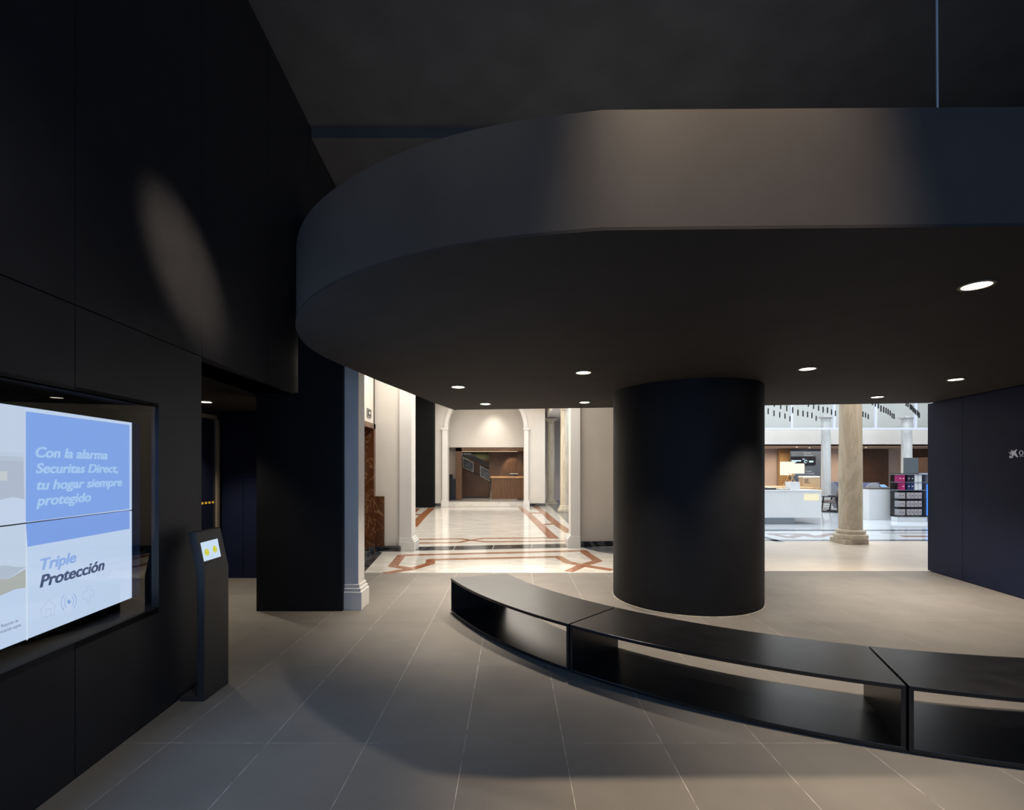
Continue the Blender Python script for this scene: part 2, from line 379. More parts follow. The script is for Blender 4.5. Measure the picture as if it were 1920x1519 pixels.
# black square pillar and white pilaster
pil = tag(MB().box(-3.01, -2.0, 5.83, 6.25, .0, 2.57).box(-2.52, -2.0, 5.83, 6.25, 2.57, 4.6).build('square_pillar', M_col), 'broad flat black pillar standing left of the white pilaster', 'pillar')
def pilaster(label, x0, x1, y0, y1, h, ov, bh, band=None):
    t = thing('pilaster', label, 'pilaster', ((x0+x1)/2, (y0+y1)/2, 0))
    MB().box(x0, x1, y0, y1, bh, h).build('shaft', M_trimw, t, bevel=.004)
    o = ov
    mb = MB().box(x0-o[0], x1+o[1], y0-o[2], y1+o[3], 0, bh*.72)
    mb.box(x0-o[0]*.7, x1+o[1]*.7, y0-o[2]*.7, y1+o[3]*.7, bh*.72, bh*.86)
    mb.box(x0-o[0]*.35, x1+o[1]*.35, y0-o[2]*.35, y1+o[3]*.35, bh*.86, bh)
    mb.build('base', M_trimw, t, bevel=.006)
    if band:
        MB().box(x0-.04, x1+.04, y0-.04, y1, band, band+.1).build('capital', M_trimw, t, bevel=.01)
    return t
pilaster('white pilaster with moulded base beside the broad black pillar', -1.998, -1.83, 5.9, 6.14, 3.5, (0, .045, .03, .05), .30)

# ================================================================== NEAR MARBLE PORTAL
f2 = struct(MB().box(-3.2, 2.9, 8.02, 10.9, -.05, -.0005).build('floor', M_marble))
def quad(name, pp, m, parent, z=0, dz=.0012):
    P = [FL(*p) for p in pp]; mb = MB().extr([(q.x, q.y, z) for q in P], (0, 0, dz)); return mb.build(name, m, parent)
def strip(mb, pp, wd, z0=0, z1=.0012, px=None):
    P = [FL(*p).to_2d() for p in pp]
    for i, (a, b_) in enumerate(zip(P[:-1], P[1:])):
        t = (b_-a).normalized(); nn = Vector((-t.y, t.x))*wd/2; e = t*wd*.25
        mb.hexa([tuple(a-e-nn), tuple(b_+e-nn), tuple(b_+e+nn), tuple(a-e+nn)], z0, z1+.0002*(i % 2))
def P3(l): return [(x/3.918+670, y/3.918+990) for x, y in l]
def P5(l): return [(x/5.647+760, y/5.647+930) for x, y in l]
INL = [0]
def inlay(pp, wd, parent, m=M_terra):
    for i, (a, b_) in enumerate(zip(pp[:-1], pp[1:])):
        INL[0] += 1; mb = MB(); strip(mb, [a, b_], wd, 0, .0012+.00012*(INL[0] % 14)); mb.build('inlay_strip', m, parent)
inlay(P3([(400, 302), (262, 280), (325, 202), (1655, 168), (1765, 242), (1655, 275), (1560, 318)]), .17, f2)
inlay(P3([(220, 330), (400, 302), (535, 262), (540, 234), (1475, 212), (1545, 252), (1655, 275), (1860, 308)]), .17, f2)
# faint joints in the white marble (thin grey lines)
M_joint = mat('marble_joint', (.42, .40, .36), .5, noise=(9, .1, (1, 1, 1)))
mb = MB()
for k in range(5):
    x = -1.9+k*.9; mb.box(x, x+.006, 8.1, 10.2, 0, .0006)
for y in (8.75, 9.45): mb.box(-2.4, 2.6, y, y+.006, 0, .0006)
mb.build('joint_lines', M_joint, f2)
# black floor border at the left and right
MB().hexa([(-2.85, 8.02), (-2.40, 8.02), (-2.62, 10.0), (-2.85, 10.2)], 0, .0015).build('border_slab', M_blackm, f2)
MB().hexa([(1.75, 10.1), (2.9, 8.9), (2.9, 10.7), (1.5, 10.7)], 0, .0015).build('border_slab', M_greym, f2)
# threshold slabs
T0, T1, T2, T3 = FL(779.5, 1025.6), FL(1067, 1019.4), FL(1067, 1027), FL(774, 1033)
for k in range(4):
    a, b_ = k/4+.002, (k+1)/4-.002
    q = [T3.lerp(T2, a), T3.lerp(T2, b_), T0.lerp(T1, b_), T0.lerp(T1, a)]
    MB().hexa([(p.x, p.y) for p in q], 0, .0015).build('threshold_slab', M_blackm, f2)
# side wall with marble door surround
ws = struct(MB().box(-3.0, -2.82, 10.08, 10.35, 0, 4.5).box(-3.0, -2.82, 7.72, 10.35, 2.56, 4.5).box(-3.0, -2.82, 7.72, 8.9, 0, 2.56).build('wall_portal_side', M_white))
d3 = struct(MB().box(-3.3, -3.2, 8.85, 10.2, 0, 2.56).build('door_2', M_brownm))
mb = MB().box(-3.02, -2.79, 10.0, 10.12, 0, 2.6).box(-3.02, -2.79, 8.85, 10.12, 2.5, 2.6)
mb.build('door_frame', M_brownm, d3)
mb = MB().box(-3.2, -3.17, 9.3, 9.98, .3, 1.05); mb.build('door_inset', M_white, d3)
MB().box(-3.2, -3.17, 9.3, 9.98, 1.45, 2.3).build('door_inset', M_white, d3)
MB().extr([(-3.165, 9.2, 1.0), (-3.165, 9.32, 1.0), (-3.165, 10.05, 1.52), (-3.165, 9.93, 1.52)], (.01, 0, 0)).build('diagonal_strip', M_brownm, d3)
sg = thing('wall_sign', 'small square grey sign on the wall over the marble door', 'sign', (-2.8, 9.75, 2.7))
MB().box(-2.818, -2.80, 9.60, 9.86, 2.70, 2.87).build('plate', mat('grey_plate', (.25, .25, .24), .4, noise=(9, .05, (1, 1, 1))), sg)
MB().box(-2.80, -2.797, 9.64, 9.82, 2.725, 2.845).build('pictogram', M_blk, sg)
MB().box(-2.797, -2.794, 9.69, 9.77, 2.76, 2.81).build('pictogram', M_trimw, sg)
# portal wall: left stretch, right stretch, lintel
def yw(x): return 10.26+.13*(x+2.0)
xl = FL(749, 1033).x-.002
wp = struct(MB().hexa([(-2.85, yw(-2.85)), (xl, yw(xl)), (xl, yw(xl)+.35), (-2.85, yw(-2.85)+.35)], 0, 4.5).build('wall_portal_left', M_white))
xr = AT(1088, 900, 10.62).x+.002
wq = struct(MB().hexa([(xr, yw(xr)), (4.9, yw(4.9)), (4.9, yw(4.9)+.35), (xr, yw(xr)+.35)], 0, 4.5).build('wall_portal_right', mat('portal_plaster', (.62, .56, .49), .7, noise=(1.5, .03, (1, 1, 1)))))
struct(MB().hexa([(-2.05, yw(-2.05)), (1.3, yw(1.3)), (1.3, yw(1.3)+.35), (-2.05, yw(-2.05)+.35)], 3.7, 4.5).build('wall_portal_lintel', M_white))
pilaster('white pilaster at the left side of the marble hall opening', FL(749, 1033).x, FL(772, 1033).x, 10.18, 10.6, 3.42, (0, .07, .04, .03), .27, None)
pilaster('white pilaster at the right side of the marble hall opening', AT(1070, 900, 10.62).x, AT(1088, 900, 10.62).x, 10.62, 11.0, 3.42, (.07, 0, .04, .03), .25, None)
MB().box(-2.66, -2.03, 10.12, 10.17, 0, .14)
struct(MB().box(-2.84, -2.28, 10.115, 10.165, 0, .11).build('baseboard_left', M_blackm))
struct(MB().box(-2.82, -2.79, 8.0, 10.0, 0, .13).build('baseboard_side', M_blackm))
struct(MB().hexa([(1.49, yw(1.49)-.03), (4.9, yw(4.9)-.03), (4.9, yw(4.9)), (1.49, yw(1.49))], 0, .12).build('baseboard_right', M_blackm))
tag(MB().box(-2.80, -2.61, 10.09, 10.15, .11, 1.13).build('marble_wainscot', M_brownm), 'low brown veined marble slab on the wall beside the marble door', 'wainscot')
struct(MB().box(-3.2, 11.4, 8.4, 10.3, 4.5, 4.6).build('ceiling_portal', M_white))

# ================================================================== FAR HALL
f3 = struct(MB().box(-4.7, 1.75, 10.6, 24.6, -.05, -.0008).build('floor', M_marble))
MB().box(1.75, 3.4, 11, 26.5, -.05, 0).build('border_slab', M_greym, f3)
inlay(P5([(1218, 118), (1290, 180), (1420, 305), (1570, 448)]), .26, f3)
inlay(P5([(1372, 105), (1470, 182), (1600, 295), (1740, 385)]), .26, f3)
inlay(P5([(1290, 180), (1470, 182)]), .5, f3)
inlay(P5([(1420, 305), (1600, 295)]), .3, f3)
inlay(P5([(278, 130), (190, 205), (75, 325)]), .30, f3)
inlay(P5([(120, 135), (60, 185)]), .30, f3)
inlay(P5([(60, 195), (190, 200)]), .4, f3)
inlay(P5([(100, 460), (590, 455), (700, 470), (850, 487), (1720, 476)]), .14, f3)
inlay(P5([(100, 500), (570, 492), (690, 470), (830, 450), (1560, 442)]), .14, f3)
inlay(P5([(300, 120), (1215, 112)]), .28, f3)
ftw = struct(MB().box(-4.8, -4.6, 10.6, 23.2, 0, 5).build('wall_hall_left', M_white))
tag(MB().box(*[AT(772, 900, 22.0).x-.3, AT(812, 900, 22.0).x], 22.0, 22.6, 0, 5).build('square_pillar', M_pillar), 'tall plain black pillar far down the marble hall', 'pillar')
# arch wall
YA = 22.9
xa0, xa1 = AT(840, 0, YA).x, AT(982, 0, YA).x; zsp = AT(0, 802, YA).z; ra = (xa1-xa0)/2; xc = (xa0+xa1)/2
wa = MB().box(-4.7, xa0, YA, YA+.4, 0, 5).box(xa1, AT(1022, 0, YA).x, YA, YA+.4, 0, 5)
A = [(xc-ra*math.cos(math.pi*k/32), zsp+ra*math.sin(math.pi*k/32)) for k in range(33)]
for (x0, z0), (x1, z1) in zip(A[:-1], A[1:]):
    wa.extr([(x0, YA, z0), (x1, YA, z1), (x1, YA, 5.2), (x0, YA, 5.2)], (0, .4, 0))
wA = struct(wa.build('wall_arch', M_white))
mb = MB()
for (x0, z0), (x1, z1) in zip(A[:-1], A[1:]):
    q = lambda x, z, s: (xc+(x-xc)*s, zsp+(z-zsp)*s)
    a0, a1 = q(x0, z0, 1.1), q(x1, z1, 1.1)
    mb.extr([(x0, YA-.04, z0), (x1, YA-.04, z1), (a1[0], YA-.04, a1[1]), (a0[0], YA-.04, a0[1])], (0, .04, 0))
mb.build('arch_moulding', M_trimw, wA)
for side, (p0, p1) in (('left', (829, 839)), ('right', (983, 991))):
    pilaster('slim white arch pilaster at the %s of the wooden reception' % side, AT(p0, 0, YA-.14).x, AT(p1, 0, YA-.14).x, YA-.14, YA-.042, zsp-.12, (.05, .05, .03, 0), .3, zsp-.12)
struct(MB().box(AT(812, 0, YA).x, AT(828, 0, YA).x, YA-.04, YA, 0, .13).build('baseboard_arch', M_blackm))
struct(MB().box(AT(992, 0, YA).x, AT(1022, 0, YA).x, YA-.04, YA, 0, .13).build('baseboard_arch', M_blackm))
struct(MB().box(xa0, xa1, YA+.1, 27, 0, .2).build('floor_step', M_marble))
YR = 24.2
hz = AT(0, 839, YR).z
struct(MB().box(-4.7, 1.6, YR, YR+.3, hz, 5.2).build('wall_reception', M_white))
struct(MB().box(-4.7, AT(855, 0, YR).x, YR+.6, YR+.7, 0, hz).build('wall_reception', M_beige))
struct(MB().box(-4.8, 3.6, 10.7, 27, 5.0, 5.1).build('ceiling_hall', M_white))
struct(MB().box(-4.8, 3.6, 27, 27.2, 0, 5).build('wall_hall_end', M_white))
# wooden reception
rw = thing('wood_portal', 'dark wood framed reception bay at the end of the marble hall', 'wood bay', (-.5, YR, .2))
zb = .2
def wb_(name, px0, px1, py0, py1, Y, d, m, parent=rw):
    return pbox(px0, px1, py0, py1, Y, d).build(name, m, parent)
wb_('post', 854.5, 865.5, 840, 936.5, YR-.02, .5, M_wood)
wb_('post', 970, 982, 846, 936, YR+.9, .3, M_wood)
wb_('beam', 854.5, 982, 839.5, 846, YR-.02, .45, M_wood)
wb_('light_strip', 866, 970, 845.5, 847, YR+.3, .05, glow('warm_strip', (1, .75, .45), 1.2))
wb_('back_panel', 917, 971, 847, 896, YR+1.6, .1, M_wood)
wb_('green_wall', 864, 918, 846, 880, YR+2.4, .1, mat('olive_paint', (.10, .11, .035), .7, noise=(3, .05, (1, 1, 1))))
wb_('lower_wall', 864, 918, 862, 932, YR+2.3, .08, M_dwood)
st = thing('staircase', 'dark stair balustrade sloping down behind the reception opening', 'staircase', (-2.2, YR+2, .2))
Yq = YR+1.9
mb = MB().extr([AT(866, 846, Yq), AT(874, 846, Yq), AT(919, 871, Yq), AT(919, 879, Yq), AT(866, 853, Yq)], (0, .1, 0)); mb.build('handrail', M_blk, st)
mb = MB().extr([AT(866, 877, Yq+.1), AT(919, 903, Yq+.1), AT(919, 932, Yq+.1), AT(866, 932, Yq+.1)], (0, .1, 0)); mb.build('stringer', M_dwood, st)
M_pic = mat('balustrade_glass', (.10, .11, .12), .2, noise=(14, .9, (1, 1, 1)))
for (a, b_, c, d_) in (((868, 857), (888, 867), (888, 886), (868, 877)), ((900, 873), (918, 882), (918, 903), (900, 893))):
    f = MB().extr([AT(*a, Yq), AT(*b_, Yq), AT(*c, Yq), AT(*d_, Yq)], (0, .04, 0)).build('panel_frame', mat('frame_grey', (.35, .35, .32), .4, noise=(9, .1, (1, 1, 1))), st)
    MB().extr([AT(a[0]+1.3, a[1]+2, Yq-.01), AT(b_[0]-1.3, b_[1]+.8, Yq-.01), AT(c[0]-1.3, c[1]-2, Yq-.01), AT(d_[0]+1.3, d_[1]-.8, Yq-.01)], (0, .01, 0)).build('panel_glass', M_pic, f)
dk = thing('reception_desk', 'vertical grain walnut reception desk under the wood bay', 'desk', (-.2, YR+.5, .2))
for k in range(12):
    a = 921.5+k*5.0; wb_('front_board', a, a+4.9, 896.5, 935.5, YR+.25+.004*(k % 2), .5, M_wood, dk)
wb_('desk_top', 919.5, 982, 893, 896.5, YR+.2, .62, mat('desk_edge', (.45, .25, .12), .35, noise=(9, .2, (1, 1, 1))), dk)
mo = thing('desk_screen', 'small black device with white rim on the walnut desk', 'device', tuple(AT(963, 893, YR+.5)))
wb_('case', 956, 971, 889, 892.9, YR+.5, .12, M_blk, mo); wb_('rim', 955.5, 971, 888, 889, YR+.5, .14, M_trimw, mo)
area('stair_fill', tuple(AT(890, 850, YR+1.9)), (1.2, .3), 9, NEUT)  # added fill lamp, brightens the olive wall behind the stair
spot('reception_spot', tuple(AT(948, 846, YR+.9)), tuple(AT(968, 893, YR+1.5)), 60, WARM, 80, .4)
spot('reception_spot', tuple(AT(940, 850, YR+.0)+Vector((0, -1.6, .8))), tuple(AT(950, 910, YR+.5)), 140, WARM, 60, .6)
spot('wall_washer', (-.9, YR-.9, 4.9), (-.9, YR, 2.9), 130, NEUT, 75, 1, .2)
bc = thing('dark_cabinet', 'black stepped cabinet at the left edge of the reception bay', 'cabinet', tuple(AT(848, 937, YR+.1)))
wb_('tall_block', 841, 847.5, 889.5, 937, YR+.1, .4, M_blk, bc); wb_('low_block', 847.5, 854.3, 898.5, 937, YR+.12, .38, mat('navy_block', (.012, .015, .03), .5, noise=(9, .1, (1, 1, 1))), bc)

# slim stone columns along the hall's right side
def slim_column(label, x, y, r, ztop, m, group=None, n=40):
    t = thing('stone_column', label, 'column', (x, y, 0), group)
    MB().box(x-r*1.5, x+r*1.5, y-r*1.5, y+r*1.5, 0, r*.45).build('plinth', m, t, bevel=.01)
    MB().lathe([(r*1.4, r*.45), (r*1.45, r*.6), (r*1.4, r*.8), (r*1.18, r*.95), (r*1.22, r*1.1), (r*1.2, r*1.25), (r*1.02, r*1.4)], (x, y), n).build('base', m, t, smooth=True)
    MB().lathe([(r, r*1.4), (r*.99, ztop*.4), (r*.9, ztop-r*1.2)], (x, y), n).build('shaft', m, t, smooth=True)
    MB().lathe([(r*.9, ztop-r*1.2), (r*1.0, ztop-r*1.15), (r*.92, ztop-r*1.05), (r*.95, ztop-r*.7), (r*1.35, ztop-r*.35)], (x, y), n).build('capital', m, t, smooth=True)
    MB().box(x-r*1.45, x+r*1.45, y-r*1.45, y+r*1.45, ztop-r*.35, ztop).build('abacus', m, t)
    return t
M_cst = stone('cream_column_stone', (.66, .60, .48), (.45, .38, .26), .35, 2.5, .6, stretch=(2, 2, .2))
slim_column('cream stone column farther down the hall, nearest the end wall', AT(1033, 0, 24.4).x, 24.4, .20, 4.2, M_cst)
slim_column('cream stone column just past the white pilaster, nearer of the hall pair', AT(1059, 0, 19.9).x, 19.9, .185, 4.25, M_cst)
struct(MB().box(1.7, 2.5, 11.5, 26, 4.25, 5).build('wall_beam', M_white))
struct(MB().box(3.3, 3.4, 12.2, 27, 0, 5).build('wall_hall_right', mat('cool_plaster', (.62, .68, .80), .7, noise=(1.5, .03, (1, 1, 1)))))

# ================================================================== VESTIBULE AND PATIO (right)
f4 = struct(MB().box(2.9, 12, 8.155, 11.62, -.05, 0).build('floor', M_beigem))
f5 = struct(MB().box(3.4, 24, 11.62, 19.6, -.05, -.001).build('floor', mat('polished_white_floor', (.70, .74, .78), .07, noise=(1.2, .05, (1, 1, 1)))))
M_dline = mat('slate_line', (.09, .11, .14), .12, noise=(9, .1, (1, 1, 1)))
M_pinkl = mat('mauve_inlay', (.36, .29, .29), .15, noise=(9, .1, (1, 1, 1)))
def cross(y0, y1, x0, x1, m): MB().box(x0, x1, y0, y1, 0, .0012).build('inlay_strip', m, f5)
cross(11.63, 11.85, 3.4, 18, M_dline); cross(13.55, 13.85, 3.4, 18, M_dline)
cross(12.35, 12.55, 9.8, 18, M_terra); cross(13.05, 13.2, 9.8, 18, M_pinkl)
zz = [(1445, 1001), (1480, 1008), (1503, 1003), (1530, 1007), (1560, 1001), (1590, 1008)]
inlay(zz, .22, f5, M_pinkl)
zz = [(1445, 1001), (1510, 1001.5), (1530, 1007)]
inlay(zz, .16, f5, M_pinkl)
inlay([(1432, 1007), (1462, 1016)], .2, f5, M_dline)
struct(MB().box(5, 24, 19.6, 25.6, -.05, -.002).build('floor', M_carpet))
struct(MB().box(4.9, 5.1, 10.9, 17.5, 0, 7).build('wall_patio_left', M_white))
# big stone column (plinth turned)
bx = FL(1592, 1012)
sc = thing('stone_column', 'thick veined beige stone column on a square plinth before the patio', 'column', (7.83, 11.5, 0))
cxy = (7.81, 11.48)
Pl = [FL(1557, 1010.5), FL(1585, 1020.5), FL(1629.5, 1020), None]
mb = MB(); a, b_, c = FL(1556, 1014.5), FL(1585, 1021.5), FL(1629.5, 1021)
d_ = a+(c-b_); mb.hexa([(p.x, p.y) for p in (a, b_, c, d_)], 0, .105); mb.build('plinth', M_stone, sc, bevel=.008)
mid = (a+c)/2; cxy = (mid.x+.02, mid.y-.02); rr = .235
MB().lathe([(.33, .105), (.345, .15), (.335, .20), (.285, .22), (.29, .25), (.30, .275), (.29, .30), (.245, .32)], cxy, 48).build('base', M_stone, sc, smooth=True)
MB().lathe([(rr, .32), (rr*.985, 1.6), (rr*.93, 3.5)], cxy, 48).build('shaft', M_stone, sc, smooth=True)
MB().lathe([(rr*.93, 3.5), (rr*1.05, 3.54), (rr*.98, 3.6), (rr*1.45, 3.78)], cxy, 48).build('capital', M_stone, sc, smooth=True)
MB().box(cxy[0]-.36, cxy[0]+.36, cxy[1]-.36, cxy[1]+.36, 3.78, 3.88).build('abacus', M_stone, sc)
struct(MB().box(5.0, 24, 11.3, 11.7, 3.88, 7).build('wall_patio_front', M_white))
struct(MB().box(11.9, 12.1, 8.2, 11.3, 0, 4.5).build('wall_vestibule_right', M_white))
# gallery: header, ledge, upper wall and back wall
YH = 22.0
hb = AT(0, 835.5, YH).z; lz = AT(0, 804.5, YH).z
struct(MB().box(5, 24, YH, YH+.3, hb, lz).build('wall_gallery_header', M_white))
struct(MB().box(5, 24, YH+.6, YH+.8, lz-.3, 7).build('wall_gallery_upper', mat('pale_gallery_plaster', (.58, .60, .58), .7, noise=(.6, .06, (1, 1, 1)))))
struct(MB().box(5, 24, YH, 25.5, hb, hb+.05).build('ceiling_gallery', mat('gallery_ceiling', (.60, .45, .34), .7, noise=(1.5, .03, (1, 1, 1)))))
struct(MB().box(5, 24, 25.4, 25.6, 0, hb+.1).build('wall_gallery_back', mat('pinkish_plaster', (.47, .38, .34), .7, noise=(1.5, .03, (1, 1, 1)))))
struct(MB().box(22.5, 22.7, 11.7, 25.4, 0, 7).build('wall_patio_right', M_white))
struct(MB().box(5, 24, 11.3, 23, 7, 7.1).build('ceiling_patio', M_white))
gf = thing('glazing_frame', 'pale lilac steel frame with upright bars across the patio gallery', 'frame', (10, YH-.9, lz))
M_lil = mat('lilac_steel', (.66, .68, .82), .4, noise=(3, .03, (1, 1, 1)))
Yg = 20.3
MB().box(7, 20.4, Yg, Yg+.08, AT(0, 805.5, Yg).z, AT(0, 802.3, Yg).z).build('bottom_rail', M_lil, gf)
for px in (1485, 1565, 1643, 1718):
    q = AT(px, 0, Yg).x; MB().box(q-.035, q+.035, Yg, Yg+.08, AT(0, 802.3, Yg).z, 7.0).build('upright', M_lil, gf)
slim_column('pale blue-grey far patio column left of the thick beige column', AT(1548.5, 0, 20.8).x, 20.8, .185, AT(0, 780.5, 20.8).z, M_pstone)
slim_column('pale far patio column behind the product shelves', AT(1700, 0, 20.8).x, 20.8, .20, AT(0, 781, 20.8).z, M_pstone)
# walnut panels on the gallery back wall
for nme, lab, (a, b_, c, d_) in (('walnut_cladding', 'dark walnut wall panel between the beige column and far column', (1600, 1666.5, 842.5, 921)), ('walnut_cladding', 'narrow dark walnut panel behind the product shelves at the right', (1708, 1740, 838, 921))):
    t = thing(nme, lab, 'wall panel', tuple(AT((a+b_)/2, 921, 25.3)))
    k = 0; x = a
    while x < b_-.5:
        pbox(x, min(x+10.9, b_), c, d_, 25.33, .06).build('board', M_dwood, t); x += 11
tag(pbox(1462, 1484, 842.5, 921, 25.1, .2).build('oak_panel', mat('honey_oak', (.42, .26, .12), .5, noise=(6, .15, (5, 5, .4)))), 'honey oak panel behind the tripod lamp', 'wall panel')
# gallery downlights
def downlight(name, label, p, r, nrm_down=True, group=None, m=M_lamp):
    t = thing(name, label, 'lamp', tuple(p), group)
    MB().lathe([(r*.82, p[2]-.004), (r*.82, p[2]+.002)], (p[0], p[1]), 24).build('lens', m, t)
    mb = MB(); N = 24
    for k in range(N):
        a, b_ = 2*math.pi*k/N, 2*math.pi*(k+1)/N
        P = lambda rr, an: (p[0]+rr*math.cos(an), p[1]+rr*math.sin(an), p[2]-.006)
        mb.extr([P(r*.82, a), P(r, a), P(r, b_), P(r*.82, b_)], (0, 0, .008))
    mb.build('trim_ring', M_ring, t)
    return t
for px, py, gl in ((1494, 838.3, 'left of the display wall'), (1518, 839.6, 'above the slate blue display wall'), (1611, 838.3, 'touching the beige column edge'), (1623.5, 839, 'above the dark walnut panel')):
    Y = (hb-EYE)*F_PX/(HY-py); q = AT(px, py, Y)
    downlight('gallery_downlight', 'tiny bright gallery ceiling downlight '+gl, (q.x, Y, hb-.003), .07, group='gallery downlights')
for (sx, sy, tx, ty) in ((13.4, 23.6, 13.8, 25.3), (17.2, 23.6, 17.4, 25.3), (14.2, 23.4, 14.4, 24.4)):
    spot('gallery_spot', (sx, sy, hb-.05), (tx, ty, .9), 45, WARM, 80, .7)

# product display wall (grey-blue) with screen and lettering
dw = thing('display_wall', 'slate blue display wall with white lettering behind the white desk', 'display', tuple(AT(1510, 921, 24.4)))
pbox(1484, 1540, 842.5, 921, 24.4, .12).build('board', mat('slate_blue', (.055, .08, .125), .5, noise=(3, .1, (1, 1, 1))), dw)
pbox(1484, 1529.5, 856, 871.5, 24.33, .06).build('screen', mat('black_screen', (.01, .01, .015), .15, noise=(3, .1, (1, 1, 1))), dw)
M_txw = glow('white_letters', (.8, .82, .85), .7)
def txt_front(s_, px, py, h_px, Y, m, parent, w_px=None):
    p = AT(px, py, Y); k = Y/F_PX
    return text_mesh('lettering', s_, m, p, (1, 0, 0), (w_px*k if w_px else None), h_px*k, 0, .01, parent)
txt_front('App para', 1507, 850.6, 2.6, 24.39, M_txw, dw, 14)
txt_front('smartwatch', 1507, 855, 2.6, 24.39, M_txw, dw, 17)
txt_front('Pulsera', 1511, 885, 2.8, 24.39, M_txw, dw, 11)
txt_front('contactless', 1511, 889, 2.6, 24.39, M_txw, dw, 16)
M_led = glow('screen_glow', (.55, .8, 1), 1.4)
pbox(1484, 1502, 863, 865.3, 24.32, .005).build('screen_mark', M_led, dw)
pbox(1484, 1493, 866, 867.6, 24.32, .005).build('screen_mark', M_led, dw)
def ringm(c, r0, r1, a0, a1, N=16):
    mb = MB()
    for k in range(N):
        t0, t1 = a0+(a1-a0)*k/N, a0+(a1-a0)*(k+1)/N
        P = lambda r, t: (c.x+r*math.cos(t), c.y, c.z+r*math.sin(t))
        mb.extr([P(r0, t0), P(r1, t0), P(r1, t1), P(r0, t1)], (0, .004, 0))
    return mb
ringm(AT(1511, 865.5, 24.32), .05, .08, 0, 5.2).build('screen_mark', M_led, dw)
pbox(1517, 1525, 864, 867, 24.32, .005).build('screen_mark', M_led, dw)
pbox(1504.5, 1509, 860.3, 861.6, 24.32, .005).build('screen_mark', M_led, dw)
sd = thing('display_box', 'lit tan display box with rounded white top behind the white desk', 'display box', tuple(AT(1521, 915, 20.1)))
M_tan = mat('tan_board', (.55, .38, .22), .5, noise=(3, .05, (1, 1, 1)))
pbox(1505.5, 1538, 896.5, 914.5, 20.1, .3).build('body', M_tan, sd)
pbox(1505, 1538.5, 892.8, 896.5, 20.08, .34).build('top', mat('cream_top', (.85, .78, .66), .4, noise=(3, .05, (1, 1, 1))), sd, bevel=.03)
for k in range(4):
    pbox(1508, (1516, 1516, 1515, 1519)[k], 898.5+k*2.2, 899.4+k*2.2, 20.095, .004).build('print_line', M_darkbox, sd)
pbox(1499, 1540, 914.5, 919, 19.8, .8).build('shelf', M_lwood, sd)

# white welcome desk
DY = 15.2
wd_ = thing('welcome_desk', 'long white counter desk on a set-back plinth, left of the beige column', 'desk', (8.6, DY, 0))
x0, x1 = 6.0, AT(1540.5, 0, DY).x
a = AT(0, 971, DY).z; top = AT(0, 921, DY).z
MB().box(x0, x1, DY, DY+.8, a, top).build('front_body', M_desk, wd_, bevel=.006)
MB().box(x0-.02, x1+.0, DY-.02, DY+.85, top, top+.035).build('counter_top', mat('counter_top_white', (.85, .86, .87), .2, noise=(2, .02, (1, 1, 1))), wd_, bevel=.006)
MB().box(x0+.2, AT(1489.5, 0, DY+.1).x, DY+.1, DY+.7, 0, a).build('plinth', mat('grey_plinth', (.30, .34, .38), .4, noise=(2, .05, (1, 1, 1))), wd_)
pbox(1507.5, 1536, 926.5, 938.5, DY-.004, .004).build('reflection_patch', glow('reflection_cream', (1, .93, .66), .95), wd_)  # glowing patch imitates a bright reflection in the glossy desk front
MB().box(AT(1483, 0, DY+.1).x, AT(1500, 0, DY+.1).x, DY+.1, DY+.4, top+.035, AT(0, 903.5, DY+.1).z)
tag(MB().box(AT(1482.5, 0, DY+.1).x, AT(1500, 0, DY+.1).x, DY+.1, DY+.4, top+.036, AT(0, 903.8, DY+.1).z).build('white_box', M_desk, bevel=.004), 'white cube-shaped box on the counter below the lamp', 'box')
# items on the desk: black tray and open magazine
zt = top+.037
tr = thing('leaflet_tray', 'black tray with pale papers at the left on the white counter', 'tray', (AT(1444, 0, DY+.3).x, DY+.3, zt))
q0, q1 = AT(1434, 0, DY+.2).x, AT(1454, 0, DY+.2).x
MB().box(q0, q1, DY+.15, DY+.5, zt, zt+.05).build('tray', M_blk, tr, bevel=.01)
MB().box(q0+.1, q1-.05, DY+.17, DY+.45, zt+.05, zt+.07).build('papers', M_trimw, tr)
mg = thing('magazine', 'open magazine lying on the white counter beside the lamp', 'magazine', (AT(1469, 0, DY+.3).x, DY+.3, zt))
q0, q1 = AT(1458, 0, DY+.2).x, AT(1478.5, 0, DY+.2).x
MB().hexa([(q0, DY+.1), (q1, DY+.15), (q1-.03, DY+.5), (q0-.03, DY+.5)], zt, zt+.012).build('cover', M_blk, mg)
MB().hexa([(q0+.02, DY+.1), ((q0+q1)/2, DY+.12), ((q0+q1)/2, DY+.48), (q0, DY+.48)], zt+.012, zt+.03).build('page', M_trimw, mg)
MB().hexa([((q0+q1)/2, DY+.12), (q1-.02, DY+.15), (q1-.05, DY+.48), ((q0+q1)/2, DY+.48)], zt+.012, zt+.028).build('page', M_trimw, mg)
